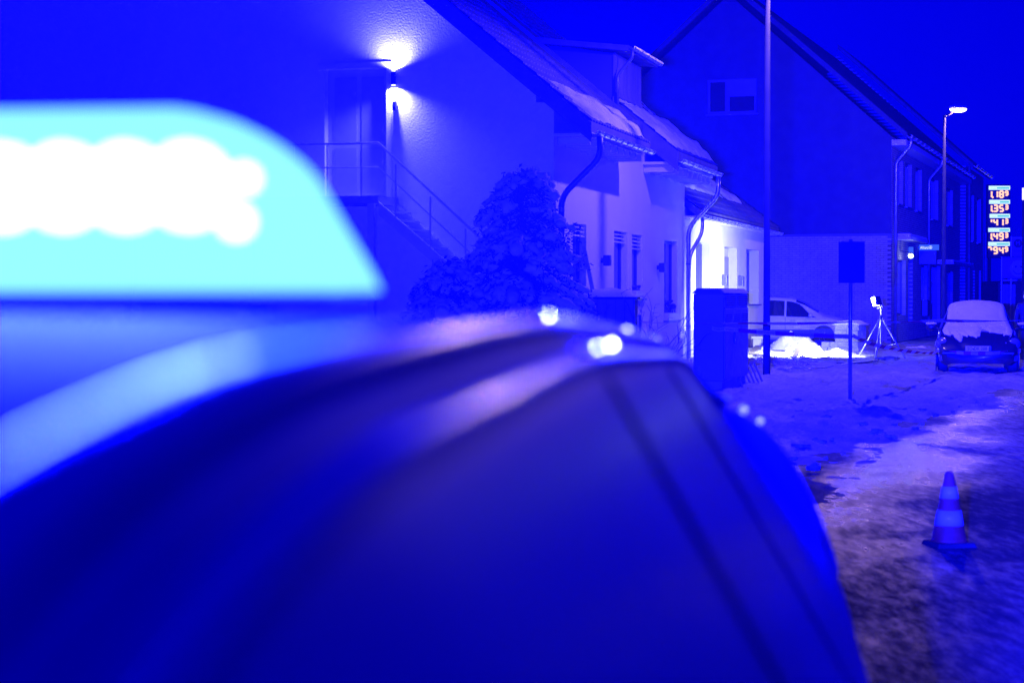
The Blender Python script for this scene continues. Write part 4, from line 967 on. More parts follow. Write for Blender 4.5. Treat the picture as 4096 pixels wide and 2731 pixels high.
# ------------------------------------------------------------------ sign post with the back of its plate
sp = on_z(3400, 1611)
t = Thing('road_sign', 'back of a rectangular road sign on a round grey post with police tape', 'road sign', loc=(sp.x, sp.y, 0))
t.add(MB().tube([(0, 0, -.05), (0, 0, at_y(3398, 957, sp.y).z)], .031, 12), 'post', M['steel'], smooth=True)
z0_, z1_ = at_y(3400, 1132, sp.y).z, at_y(3400, 966, sp.y).z
t.add(MB().box(-.195, .215, -.042, -.036, z0_, z1_), 'sign_plate', M['cabdark'] if False else M['darkpost'], bevel=.002)
for zz in (z0_ + .12, z1_ - .12): t.add(MB().box(-.12, .12, -.035, -.0, zz - .02, zz + .02).lathe([(.036, -.02), (.036, .02)], 12, (0, 0, zz)), 'clamp', M['steel'])
POST = sp

# ------------------------------------------------------------------ police tape
def tape(label, pts, hgt, sag=.0, twist=0.0, letters=True, n=60, block=.5, group=None):
    P = [Vector(p) for p in pts]; Q = []
    for a, b in zip(P, P[1:]):
        m_ = max(2, int((b - a).length / .12))
        for k in range(m_): Q.append(a.lerp(b, k / m_) - Vector((0, 0, sag * 4 * (k / m_) * (1 - k / m_))))
    Q.append(P[-1]); c0 = P[0]
    t = Thing('police_tape', label, 'barrier tape', loc=tuple(c0), group=group)
    acc = 0; mb = MB(); vs = []; fs = []; mi = []; lens = [0]
    for i, q in enumerate(Q):
        d = (Q[min(i + 1, len(Q) - 1)] - Q[max(i - 1, 0)]).normalized(); sd = d.cross(Vector((0, 0, 1))).normalized()
        if i: lens.append(lens[-1] + (Q[i] - Q[i - 1]).length)
        tw = twist * (1 + .25 * math.sin(lens[-1] * 1.9)); up = Vector((0, 0, 1)) * math.cos(tw) + sd * math.sin(tw)
        vs += [q - up * hgt / 2 - c0, q + up * hgt / 2 - c0]
    for i in range(len(Q) - 1):
        mb.add(vs[2 * i:2 * i + 4], [(0, 2, 3, 1)], int(lens[i] / block) % 2)
    t.add(mb, 'ribbon', [M['tapew'], M['taper']], weld=True, solid=.0012)
    if letters:
        x = .35
        def at(dist):
            for i in range(len(Q) - 1):
                if lens[i + 1] >= dist: return Q[i].lerp(Q[i + 1], (dist - lens[i]) / max(1e-6, lens[i + 1] - lens[i])), (Q[i + 1] - Q[i]).normalized()
            return Q[-1], (Q[-1] - Q[-2]).normalized()
        while x < lens[-1] - .3:
            def pl_(a, b, x=x):
                p, d = at(x + a); s_ = d.cross(Vector((0, 0, 1))).normalized()
                if s_.y > 0: s_ = -s_
                return p - c0 + Vector((0, 0, b)) + s_ * .004
            t.add(add_text(MB(), 'POLIZEIABSPERRUNG', hgt * .55, pl_, mirror=True, width=.62), 'printing', M['ink']); x += 1.0
    return t
cz = at_y(2835, 1312, CABC.y + .3)
pz = at_y(3395, 1346, POST.y - .04)
tape('red and white police tape with mirrored lettering from the cabinet to the sign post', [world(cs - .01, cl_ + .2, cz.z, PSI), world(cs - .01, cl_ - .03, cz.z - .01, PSI), (POST.x - .02, POST.y - .036, pz.z)], .07, .02)
k1 = at_y(3560, 1392, 34.5); k2 = at_y(3748, 1411, 40.2)
tape('sagging police tape running from the sign post down to the black car', [(POST.x + .02, POST.y - .036, pz.z + .02), tuple(k1), tuple(k2)], .07, .03, .9, False)
tl = at_y(2560, 1288, 32.5)
tape('twisted dark upper police tape stretched across the pavement past the sign post', [tuple(tl), tuple(at_y(2980, 1292, 32.0)), (POST.x, POST.y - .05, at_y(3400, 1288, POST.y).z), tuple(at_y(3760, 1282, 29.5)), tuple(at_y(4200, 1277, 27))], .07, .015, 1.25, False)
t = Thing('fence_post', 'thin post in the shrub holding the end of the upper police tape', 'post', loc=(tl.x, tl.y, 0))
t.add(MB().tube([(0, 0, -.05), (0, 0, tl.z + .1)], .025, 8), 'post', M['wood']); t.add(MB().lathe([(.03, 0), (.0, .03)], 8, (0, 0, tl.z + .1)), 'post_cap', M['wood'])

# ------------------------------------------------------------------ traffic cone
cn = on_z(3796, 2176)
t = Thing('traffic_cone', 'red and white traffic cone standing alone on the wet road', 'traffic cone', loc=(cn.x, cn.y, -.012), rot=R(12))
t.add(MB().hexa([(-.145, -.145, 0), (.145, -.145, 0), (.145, .145, 0), (-.145, .145, 0), (-.13, -.13, .035), (.13, -.13, .035), (.13, .13, .035), (-.13, .13, .035)]), 'base', M['rubber'], bevel=.008)
def cr_(z): return .118 + (.026 - .118) * (z - .035) / .47
def band(z0, z1, e=0): return MB().lathe([(cr_(z0) + e, z0), (cr_(z1) + e, z1)], 28)
t.add(MB().lathe([(.128, .035), (cr_(.05), .05), (cr_(.49), .49), (.02, .505)], 28), 'cone_body', M['conered'], smooth=True)
t.add(band(.145, .245, .002), 'reflective_band', M['conewhite'], smooth=True); t.add(band(.325, .405, .002), 'reflective_band', M['conewhite'], smooth=True)

# ------------------------------------------------------------------ cars
def lerp_tab(tab, x):
    if x <= tab[0][0]: return tab[0][1]
    for (a, b), (c, d) in zip(tab, tab[1:]):
        if x <= c:
            u = (x - a) / (c - a); return b + (d - b) * u if not isinstance(b, tuple) else tuple(p + (q - p) * u for p, q in zip(b, d))
    return tab[-1][1]
class CarShape:
    """half sections (y,z) per station x; s(x,t,side) samples the skin, t from sill 0 to centre line 1"""
    def __init__(c, stations): c.st = stations; c.k = len(stations[0][1]) - 1
    def sec(c, x):
        st = c.st
        if x <= st[0][0]: return st[0][1]
        for (a, A), (b, B) in zip(st, st[1:]):
            if x <= b:
                u = (x - a) / (b - a); return [(p[0] + (q[0] - p[0]) * u, p[1] + (q[1] - p[1]) * u) for p, q in zip(A, B)]
        return st[-1][1]
    def at(c, x, t, side=1, off=0.0):
        S = c.sec(x); f = t * c.k; i = min(c.k - 1, int(f)); u = f - i
        P = [S[max(0, i - 1)], S[i], S[i + 1], S[min(c.k, i + 2)]]
        if i + 2 > c.k: P[3] = (-S[c.k - 1][0], S[c.k - 1][1])
        a, b, d, e = [Vector(p) for p in P]
        def tg(p, q_, r__):
            v_ = r__ - p; return v_.normalized() * min((q_ - p).length, (r__ - q_).length) if v_.length > 1e-9 else v_
        m0 = tg(a, b, d) if i > 0 else (d - b); m1 = tg(b, d, e)
        q = b * (2 * u ** 3 - 3 * u * u + 1) + m0 * (u ** 3 - 2 * u * u + u) + d * (3 * u * u - 2 * u ** 3) + m1 * (u ** 3 - u * u)
        if off:
            S2 = q; e_ = .004
            t2 = min(1, t + .01); t1 = max(0, t - .01)
            qa, qb = c.at(x, t1), c.at(x, t2); dy, dz = qb[1] - qa[1], qb[2] - qa[2]; L = math.hypot(dy, dz) or 1
            xa, xb = c.at(x - .01, t), c.at(x + .01, t); n = Vector((0, dz / L, -dy / L))
            tx = Vector((xb[0] - xa[0], xb[1] - xa[1], xb[2] - xa[2])); n = n - tx * (n.dot(tx) / max(1e-9, tx.dot(tx))); n.normalize()
            return Vector((x + n.x * off, (q.x + n.y * off) * side, q.y + n.z * off))
        return Vector((x, q.x * side, q.y))
    def body(c, nx=60, nt=36):
        xs = []; s0, s1 = c.st[0][0], c.st[-1][0]
        xs = [s0 + (s1 - s0) * i / nx for i in range(nx + 1)]
        mb = MB(); vs = []; W_ = 2 * nt + 1
        for x in xs:
            for j in range(W_):
                t = j / nt if j <= nt else 2 - j / nt; vs.append(c.at(x, min(1, t), 1 if j <= nt else -1))
        fs = [(i * W_ + j, i * W_ + j + 1, (i + 1) * W_ + j + 1, (i + 1) * W_ + j) for i in range(nx) for j in range(W_ - 1)]
        fs += [tuple(range(W_ - 1, -1, -1)), tuple(nx * W_ + j for j in range(W_))]
        return mb.add(vs, fs)
    def patch(c, xa, xb, ta, tb, side=1, off=.006, nx=14, nt=10, both=False, keep=None):
        """xa, xb: functions of v giving the ends; ta..tb section range; both: across the centre line"""
        fx0 = xa if callable(xa) else (lambda v: xa); fx1 = xb if callable(xb) else (lambda v: xb)
        def fn(u, v):
            if both:
                w = 2 * v - 1; t = tb - (tb - ta) * abs(w); sd = -1 if w < 0 else 1; vv = 1 - abs(w)
            else:
                t = ta + (tb - ta) * v; sd = side; vv = v
            x = fx0(vv) + (fx1(vv) - fx0(vv)) * u; return c.at(x, t, sd, off)
        return MB().grid(fn, nx, nt * (2 if both else 1), keep)
def wheel(t, x, y, r, side, dark=False):
    w = t.add(MB().lathe([(r * .62, -.1), (r * .93, -.105), (r, -.07), (r, .07), (r * .93, .105), (r * .62, .1)], 28, (x, y, r), 'y'), 'wheel', M['rubber'], smooth=True)
    t.add(MB().lathe([(r * .64, -.02), (r * .62, .0), (r * .2, .02)], 24, (x, y + side * .09, r), 'y'), 'rim', M['trim' if dark else 'steel'], parent=w)
    for k in range(5):
        a = k * 2 * math.pi / 5; t.add(MB().tube([(x + r * .1 * math.cos(a), y + side * .115, r + r * .1 * math.sin(a)), (x + r * .58 * math.cos(a), y + side * .105, r + r * .58 * math.sin(a))], .025, 6), 'spoke', M['trim' if dark else 'zinc'], parent=w)

# --- white people carrier: x forward, nose at +x
def sec(hw, zb, zs, belt, top, hwt, sh=.04):
    return [(hw * .86, zb), (hw * .98, zb + .10), (hw, zs), (hw * .985, (zs + belt) / 2 + .03), (hw * .955, belt), (hwt + (hw * .955 - hwt) * .12, top - (top - belt) * .16 if top - belt > .2 else top - sh * .9), (hwt * .82, top - .012 if top - belt > .2 else top - sh * .4), (hwt * .4, top + .012), (0, top + .018)]
wst = [(-2.25, sec(.70, .42, .6, .85, 1.1, .55)), (-2.2, sec(.82, .32, .6, .95, 1.35, .58)), (-2.0, sec(.88, .24, .6, 1.0, 1.58, .60)), (-1.2, sec(.90, .20, .6, .99, 1.64, .63)), (-.2, sec(.90, .20, .6, .97, 1.65, .64)), (.35, sec(.90, .20, .6, .96, 1.60, .62)),
       (.75, sec(.90, .20, .6, .95, 1.44, .60)), (1.25, sec(.90, .20, .6, .94, 1.12, .66)), (1.42, sec(.90, .22, .6, .93, 1.03, .72)), (1.8, sec(.88, .22, .6, .88, .95, .74)), (2.1, sec(.84, .24, .58, .78, .85, .66)), (2.25, sec(.76, .27, .55, .66, .73, .55)), (2.32, sec(.64, .32, .5, .58, .62, .45))]
W_ = CarShape(wst)
wpos = at_y(3200, 1380, 68.2)
t = Thing('parked_car', 'white people carrier parked between the low house and the brick gable', 'car', loc=(wpos.x - .55, 68.2, 0), rot=R(-14))
t.add(W_.body(), 'body', M['whitepaint'], smooth=True)
def side_window(t, C, side, x0, x1, t0, t1, sl0=0, sl1=0, nm='side_window'):
    return t.add(C.patch(lambda v: x0 + sl0 * v, lambda v: x1 + sl1 * v, t0, t1, side), nm, M['glass'], smooth=True)
for sd in (-1, 1):
    side_window(t, W_, sd, -1.85, -.98, .515, .62, .12, 0); side_window(t, W_, sd, -.92, .10, .515, .62); side_window(t, W_, sd, .16, 1.2, .51, .62, 0, -.62)
    for x in (-1.35, 1.42): wheel(t, x, sd * .80, .31, sd); t.add(MB().lathe([(.37, -.02), (.37, .0)], 28, (x, sd * .905, .33), 'y'), 'wheel_arch', M['trim'])
    t.add(W_.patch(-1.0, 1.1, .18, .225, sd, .012, 10, 2), 'side_moulding', M['trim'])
    for x in (-.95, .13): t.add(W_.patch(x, x + .012, .1, .5, sd, .004, 2, 10), 'door_gap', M['trim'])
    for x in (-.8, .3): t.add(MB().tube([(x, sd * .89, .86), (x + .09, sd * .93, .87), (x + .18, sd * .89, .86)], .014, 6), 'door_handle', M['whitepaint'])
    t.add(MB().blob((1.0, sd * 1.0, 1.03), .08, .09, .07, .1, 2), 'mirror', M['whitepaint'], smooth=True)
    t.add(W_.patch(1.95, 2.2, .4, .6, sd, .01, 6, 6), 'headlight', M['lamp_glass'], smooth=True)
t.add(W_.patch(.47, 1.22, .64, 1, both=True, off=.006), 'windscreen', M['glass'], smooth=True)
t.add(W_.patch(-1.9, .3, .9, 1, both=True, off=.02, nx=20), 'roof_snow', M['snow'], smooth=True)
# wheels' dark gap: arches sit proud of the body; tyres reach the ground

# --- black rounded hatchback, nose towards the camera (+x local)
def sb(hw, zb, zs, belt, top, hwt, crown=.03):
    return [(hw * .84, zb), (hw * .97, zb + .09), (hw, zs), (hw * .985, (zs + belt) / 2), (hw * .94, belt), (hwt + (hw * .94 - hwt) * .15, belt + (top - belt) * .8), (hwt * .8, top - (.02 if top - belt > .2 else .015)), (hwt * .4, top + crown * .6), (0, top + crown)]
bst = [(-2.0, sb(.60, .40, .6, .82, .95, .5)), (-1.9, sb(.74, .3, .6, .9, 1.08, .52)), (-1.6, sb(.82, .22, .58, .95, 1.28, .54)), (-1.0, sb(.86, .19, .58, .95, 1.44, .56)), (-.3, sb(.86, .19, .58, .94, 1.49, .57)), (.15, sb(.86, .19, .58, .93, 1.44, .56)),
       (.55, sb(.86, .19, .58, .92, 1.22, .58)), (.95, sb(.86, .19, .58, .90, .99, .66)), (1.15, sb(.86, .20, .58, .86, .93, .70)), (1.5, sb(.85, .21, .56, .78, .86, .66)), (1.75, sb(.84, .19, .52, .70, .77, .58)), (1.9, sb(.81, .18, .48, .62, .68, .50)), (1.99, sb(.75, .19, .44, .54, .58, .42)), (2.05, sb(.64, .22, .38, .45, .48, .30))]
B_ = CarShape(bst)
bp_ = on_z(3914, 1500)
BX, BY = bp_.x, bp_.y + 2.0
bang = math.atan2(-bp_.y, -bp_.x) + R(1)
t = Thing('parked_car', 'black rounded hatchback with snow over its windscreen and bonnet', 'car', loc=(BX + .42, BY, .02), rot=bang)
body = t.add(B_.body(70, 36), 'body', M['blackpaint'], smooth=True)
for sd in (-1, 1):
    side_window(t, B_, sd, -1.4, -.3, .5, .64, .25, 0); side_window(t, B_, sd, -.24, .62, .5, .64, 0, -.42)
    for x in (-1.25, 1.28): wheel(t, x, sd * .73, .30, sd, dark=True); t.add(MB().lathe([(.36, -.02), (.36, 0)], 28, (x, sd * .862, .31), 'y'), 'wheel_arch', M['trim'])
    mr = t.add(MB().blob((.58, sd * .98, .98), .07, .12, .085, .1, 3, 14, 10), 'mirror', M['blackpaint'], smooth=True)
    t.add(MB().blob((.58, sd * .98, 1.045), .075, .12, .035, .3, 5, 12, 8), 'mirror_snow', M['snow'], parent=mr, smooth=True)
    t.add(MB().tube([(.6, sd * .8, .93), (.58, sd * .95, .96)], .025, 6), 'mirror_arm', M['blackpaint'], parent=mr)
    hp = B_.at(1.80, .50, sd, -.03); nn = Vector((.86, sd * .36, .36)).normalized()
    lamp = MB().lathe([(.125, -.03), (.125, .0), (.105, .035), (.06, .055), (0.001, .06)], 24)
    q_ = nn.to_track_quat('Z', 'Y')
    lamp.v = [tuple(q_ @ Vector(p) + hp) for p in lamp.v]
    hl = t.add(lamp, 'headlight', M['lamp_glass'], smooth=True)
    ringm = MB().lathe([(.135, -.03), (.14, .005), (.122, .012)], 24); ringm.v = [tuple(q_ @ Vector(p) + hp) for p in ringm.v]
    t.add(ringm, 'headlight_ring', M['chrome'], parent=hl, smooth=True)
    t.add(MB().blob(tuple(q_ @ Vector((.03, .03, .0)) + hp), .05, .05, .05, 0), 'reflector', M['chrome'], parent=hl)
    t.add(B_.patch(1.9, 1.99, .13, .2, sd, .008, 4, 4), 'indicator', M['lamp_glass'])
t.add(B_.patch(.2, .93, .68, 1, both=True, off=.006), 'windscreen', M['glass'], smooth=True)
t.add(MB().box(1.99, 2.045, -.42, .42, .33, .40), 'lower_grille', M['trim'], bevel=.01)
t.add(MB().box(1.92, 2.06, -.75, .75, .42, .47), 'bumper_strip', M['blackpaint'], bevel=.02)
# number plate
pt = t.add(MB().box(2.065, 2.08, -.26, .26, .485, .595), 'number_plate', M['plate'], bevel=.004)
t.add(MB().box(2.0805, 2.082, .218, .256, .49, .59), 'plate_band', M['plateblue'], parent=pt)
t.add(add_text(MB(), 'SO DK 288', .1, lambda x, y: (2.0825, .02 - .0 - x * -1 if False else -.02 + x, .54 + y), width=.40), 'plate_lettering', M['ink'], parent=pt)
t.add(MB().lathe([(.016, 0), (.016, .003)], 14, (2.081, -.02 - .075, .53), 'x'), 'plate_seal', M['ink'], parent=pt)
t.add(MB().box(1.95, 2.064, -.1, .1, .5, .58), 'plate_holder', M['trim'], parent=pt)
# snow blanket with a ragged lower edge
def snowfn(C, xa, xb, t0, off0, seed, thr, nx=90, nt=40):
    def fn(u, v):
        w = 2 * v - 1; tt = 1 - (1 - t0) * abs(w); x = xa + (xb - xa) * u; n_ = fbm(u * 6, v * 6, seed, 1.2, 4)
        rag = .22 * fbm(u * 3, v * 3, seed + 4, 1.0, 4) + .1 * fbm(u * 11, v * 11, seed + 9, 1, 3)
        e = min(1, (1 - abs(w)) * 5, u * 10 + .3)
        lim = thr(w) - u + rag
        h = off0 * max(-.4, min(1, lim * 14)) * e + .006 * n_
        return C.at(x, tt, -1 if w < 0 else 1, max(-.02, h) if abs(h) > 1e-4 else .001)
    return MB().grid(fn, nx, nt)
t.add(snowfn(B_, -1.2, 1.96, .60, .045, 2, lambda w: .80 + .42 * max(0, .28 - abs(w + .1)) + (.06 if w > .3 else -.05)), 'snow_blanket', M['snow'], smooth=True)
# tape across its front
tp = []
cmat = Matrix.Translation((BX + .42, BY, .02)) @ Matrix.Rotation(bang, 4, 'Z')
for y_ in [-.86, -.8, -.6, -.3, 0, .3, .6, .8, .88]:
    x_ = 2.12 - .45 * abs(y_) ** 3
    tp.append(tuple(cmat @ Vector((x_, y_, .44 + .07 * abs(y_) ** 2))))
tape('police tape wrapped across the front bumper of the black car', tp, .07, 0, .1, False, block=.18)

# ------------------------------------------------------------------ conifer, hedge box, shrub
def conifer(base, h, r, label):
    t = Thing('conifer', label, 'tree', loc=base); rr = random.Random(11)
    t.add(MB().tube([(0, 0, -.1), (.02, 0, h * .5), (0, .03, h * .96)], [.13, .08, .01], 8), 'trunk', M['bark'], smooth=True)
    fol = MB(); sn = MB(); limb = MB()
    for k in range(300):
        z = h * (1 - rr.random() ** .8) * .95 + .1; fr_ = 1 - z / h; R_ = r * (fr_ ** .42) * rr.uniform(.4, 1.12); a = rr.uniform(0, 2 * math.pi)
        d = Vector((math.cos(a), math.sin(a), 0)); tip = d * R_ + Vector((0, 0, z + rr.uniform(-.38, .02) * R_ - .05)); root = Vector((0, 0, z + .12)); md = root.lerp(tip, .5) + Vector((0, 0, .12 * R_))
        limb.tube([root, md, tip], [.018, .012, .004], 4, cap=False)
        sd = Vector((-d.y, d.x, 0)); on = lambda u: root.lerp(md, u * 2) if u < .5 else md.lerp(tip, u * 2 - 1)
        for q in range(64):
            u = rr.uniform(.15, 1.06); c = on(u) + sd * rr.gauss(0, .13 * (1.15 - u) + .04) + Vector((0, 0, rr.gauss(-.03, .06)))
            L = rr.uniform(.05, .13); ax = (d * rr.uniform(-.1, 1) + sd * rr.uniform(-1, 1) + Vector((0, 0, rr.uniform(-.8, .5)))).normalized(); wv = ax.cross(Vector((rr.uniform(-1, 1), rr.uniform(-1, 1), 1))).normalized() * rr.uniform(.010, .022)
            fol.add([c - wv, c + ax * L * .5 - wv * 1.3, c + ax * L, c + ax * L * .5 + wv * 1.3], [(0, 1, 2, 3)])
        if rr.random() < .75 and R_ > .2:
            u0 = rr.uniform(.35, .6); pts = [on(u0 + (1.0 - u0) * i / 6) + sd * rr.gauss(0, .03) + Vector((0, 0, .035 + rr.uniform(0, .03))) for i in range(7)]
            w0 = rr.uniform(.05, .12); sn.tube(pts, [w0 * rr.uniform(.5, 1.2) * (.5 if i in (0, 6) else 1) for i in range(7)], 7)
            for q in range(3): sr = rr.uniform(.04, .12); sn.blob(on(rr.uniform(.4, 1)) + sd * rr.gauss(0, .1) + Vector((0, 0, .04)), sr * 1.2, sr, sr * .7, .9, k * 7 + q, 8, 6)
    cr = t.add(fol, 'crown', M['needle']); t.add(limb, 'branches', M['bark'], parent=cr); t.add(sn, 'snow_load', M['conifersnow'], smooth=True, parent=cr)
cpos = at_y(2085, 1400, 33.5)
conifer((cpos.x, 33.5, 0), 3.85, 1.55, 'bushy conifer bowed under patches of snow before the gable')
cpos2 = at_y(1790, 1400, 33.0); conifer((cpos2.x, 33.0, 0), 2.2, 1.3, 'low spreading conifer with little snow left of the tall one')
# dark bin shelter with snow on its roof
hb = at_y(2425, 1420, 34.2)
t = Thing('bin_shelter', 'dark boarded bin shelter with a rounded snow layer on top', 'shelter', loc=(hb.x, 34.2, 0), rot=-PSI * .4)
for k in range(6): t.add(MB().box(-.47 + k * .157, -.47 + k * .157 + .15, -.0, .03, .04, 1.62), 'board', M['wood'])
t.add(MB().box(-.48, .48, .031, 1.4, .0, 1.62), 'shelter_body', M['darkpost'])
t.add(MB().box(-.52, .52, -.05, 1.45, 1.621, 1.66), 'roof', M['darkpost'])
t.add(MB().grid(lambda u, v: (-.52 + 1.04 * u, -.05 + 1.5 * v, 1.655 + .15 * max(0, 1 - abs(2 * u - 1) ** 2.6) * max(0, 1 - abs(2 * v - 1) ** 4) * (1 + .3 * nz(u * 3, v * 3))), 24, 18), 'roof_snow', M['snowroof'], smooth=True)
# picket fence
fa = at_y(1700, 1430, 33.6); fb = at_y(2318, 1430, 33.9)
t = Thing('picket_fence', 'dark picket fence running from the conifers to the bin shelter', 'fence', loc=(fa.x, fa.y, 0))
dv = Vector((fb.x - fa.x, fb.y - fa.y, 0)); npk = 38
for k in range(npk):
    c = dv * (k / (npk - 1)); t.add(MB().box(c.x - .02, c.x + .02, c.y - .01, c.y + .01, .05, 1.18 + .02 * (k % 2)), 'picket', M['darkpost'])
for zz in (.35, .95): t.add(MB().hexa([(0, .012, zz), (dv.x, dv.y + .012, zz), (dv.x, dv.y + .04, zz), (0, .04, zz), (0, .012, zz + .06), (dv.x, dv.y + .012, zz + .06), (dv.x, dv.y + .04, zz + .06), (0, .04, zz + .06)]), 'fence_rail', M['darkpost'])
# leaning ladder
la = at_y(2335, 985, 35.5); lb_ = at_y(2395, 1180, 35.0)
t = Thing('leaning_pole', 'pale snow dusted board leaning between the conifer and the first window', 'board', loc=(lb_.x, lb_.y, 0))
t.add(MB().hexa([(.25 - .035, -.02, 0), (.25 + .035, -.02, 0), (.25 + .035, .02, 0), (.25 - .035, .02, 0), (la.x - lb_.x - .035, .48, la.z), (la.x - lb_.x + .035, .48, la.z), (la.x - lb_.x + .035, .52, la.z), (la.x - lb_.x - .035, .52, la.z)]), 'board', M['woodlight'])
sb_ = at_y(2572, 1400, 33.6)
def shrub(base, h, label):
    t = Thing('bare_shrub', label, 'shrub', loc=base); rr = random.Random(4); mb = MB(); st = MB()
    for k in range(26):
        p = Vector((rr.uniform(-.12, .12), rr.uniform(-.12, .12), 0)); d = Vector((rr.uniform(-.5, .5), rr.uniform(-.5, .5), 1)).normalized(); pts = [p]; ln = h * rr.uniform(.5, 1)
        for q in range(7):
            d = (d + Vector((rr.uniform(-.4, .4), rr.uniform(-.4, .4), rr.uniform(-.15, .2)))).normalized(); p = p + d * ln / 7; pts.append(p)
            if q > 1:
                e = (d + Vector((rr.uniform(-1, 1), rr.uniform(-1, 1), rr.uniform(-.5, .5)))).normalized(); p2 = p + e * .22; mb.tube([p, p + e * .12 + Vector((0, 0, .02)), p2], [.006, .005, .003], 3, cap=False)
                mb.tube([p2, p2 + Vector((rr.uniform(-.1, .1), rr.uniform(-.1, .1), rr.uniform(-.02, .1)))], .003, 3, cap=False)
        (st if k < 8 else mb).tube(pts, [.012 * (1 - .1 * i) for i in range(8)], 4, cap=False)
    t.add(st, 'stems', M['twig']); t.add(mb, 'twigs', M['twig'])
shrub((sb_.x, 33.6, 0), 2.0, 'leafless tangled shrub beside the bin shelter')

# ------------------------------------------------------------------ person at the far right
def person(base, label, rot):
    t = Thing('person', label, 'person', loc=base, rot=rot)
    me = bpy.data.meshes.new('body')
    V = [(0, 0, .92), (0, 0, 1.15), (0, .0, 1.38), (0, .02, 1.50), (.0, .03, 1.60), (.19, 0, 1.42), (.25, .02, 1.15), (.24, .12, .93), (-.19, 0, 1.42), (-.25, .02, 1.15), (-.24, .12, .93), (.10, 0, .86), (.11, .02, .48), (.11, -.02, .08), (.11, .14, .04), (-.10, 0, .86), (-.11, .02, .48), (-.11, -.02, .08), (-.11, .14, .04), (.23, .17, .84), (-.23, .17, .84)]
    E_ = [(0, 1), (1, 2), (2, 3), (3, 4), (2, 5), (5, 6), (6, 7), (2, 8), (8, 9), (9, 10), (0, 11), (11, 12), (12, 13), (13, 14), (0, 15), (15, 16), (16, 17), (17, 18), (7, 19), (10, 20)]
    rad = [.17, .17, .19, .07, .085, .085, .065, .05, .085, .065, .05, .11, .075, .055, .045, .11, .075, .055, .045, .035, .035]
    me.from_pydata(V, E_, []); o = bpy.data.objects.new('body', me); COL.objects.link(o); o.parent = t.e
    sk = o.modifiers.new('skin', 'SKIN'); 
    for i, r_ in enumerate(rad): me.skin_vertices[0].data[i].radius = (r_, r_ * (.75 if i in (0, 1, 2) else 1))
    me.skin_vertices[0].data[0].use_root = True
    o.modifiers.new('sub', 'SUBSURF').levels = 2; o.modifiers['sub'].render_levels = 2; me.materials.append(M['coat'])
    hd_ = t.add(MB().blob((0, .03, 1.68), .078, .095, .115, .06, 1, 16, 12), 'head', M['skin'], smooth=True)
    t.add(MB().blob((0, .02, 1.74), .088, .105, .075, .1, 2, 14, 8), 'cap', M['coat'], smooth=True, parent=hd_)
    t.add(MB().blob((0, .125, 1.675), .014, .02, .02, 0, 0, 8, 6), 'nose', M['skin'], smooth=True, parent=hd_)
pp = at_y(4090, 1300, 50)
person((pp.x + .1, 50, 0), 'person in dark winter clothes standing behind the black car', R(160))

# ------------------------------------------------------------------ police car in the foreground (x forward, y left)
AL = R(7.0)
YC = .72                                # the camera stands .72 m right of the car's centre line
RAIL = [(.12, (.50, 1.42)), (.25, (.53, 1.535)), (.34, (.545, 1.590)), (.45, (.55, 1.6225)), (.68, (.55, 1.642)), (1.3, (.55, 1.648)), (2.31, (.55, 1.6245)), (3.29, (.56, 1.584)), (3.6, (.62, 1.50)), (3.9, (.733, 1.414)), (4.2, (.83, 1.257)), (4.5, (.90, 1.06)), (4.9, (.84, .98)), (5.2, (.75, .86)), (5.35, (.6, .66))]
def smooth_tab(tab, x):
    n = len(tab)
    if x <= tab[0][0]: return tab[0][1]
    if x >= tab[-1][0]: return tab[-1][1]
    i = max(k for k in range(n - 1) if tab[k][0] <= x); x0, x1 = tab[i][0], tab[i + 1][0]; h_ = x1 - x0; u = (x - x0) / h_; out = []
    for c in range(2):
        sl_ = lambda k: (tab[k + 1][1][c] - tab[k][1][c]) / (tab[k + 1][0] - tab[k][0])
        def m(k):
            if k == 0: return sl_(0)
            if k == n - 1: return sl_(n - 2)
            a, b = sl_(k - 1), sl_(k); return 0 if a * b <= 0 else 2 * a * b / (a + b)
        p0, p1 = tab[i][1][c], tab[i + 1][1][c]
        out.append(p0 * (2 * u ** 3 - 3 * u * u + 1) + m(i) * h_ * (u ** 3 - 2 * u * u + u) + p1 * (3 * u * u - 2 * u ** 3) + m(i + 1) * h_ * (u ** 3 - u * u))
    return tuple(out)
def psec(u):
    ry, rz = smooth_tab(RAIL, u); bw_ = lerp_tab([(.0, .78), (.25, .84), (.6, .91), (1.2, .925), (4.2, .925), (4.6, .92), (5.0, .86), (5.35, .66)], u)
    belt = lerp_tab([(.1, .95), (.5, 1.03), (3, 1.02), (4.5, .99), (5.0, .86), (5.35, .55)], u); belt = min(belt, rz - .05)
    cz_ = lerp_tab([(.25, .012), (.6, .012), (3.0, .014), (3.5, .04), (3.9, .09), (4.5, .1), (4.9, .05), (5.35, .02)], u)
    ty, tz = ry + (bw_ - ry) * .10, rz - min(.024, (rz - belt) * .3)
    return [(bw_ * .93, .24), (bw_, .45), (bw_, .75), (bw_ * .985, belt), (ty, tz), (ry, rz), (ry * .93, rz + min(.006, cz_ * .4)), (ry * .5, rz + cz_ * .75), (0, rz + cz_)]
C_ = CarShape([(u, psec(u)) for u in [.12 + (5.35 - .12) * k / 110 for k in range(111)]])
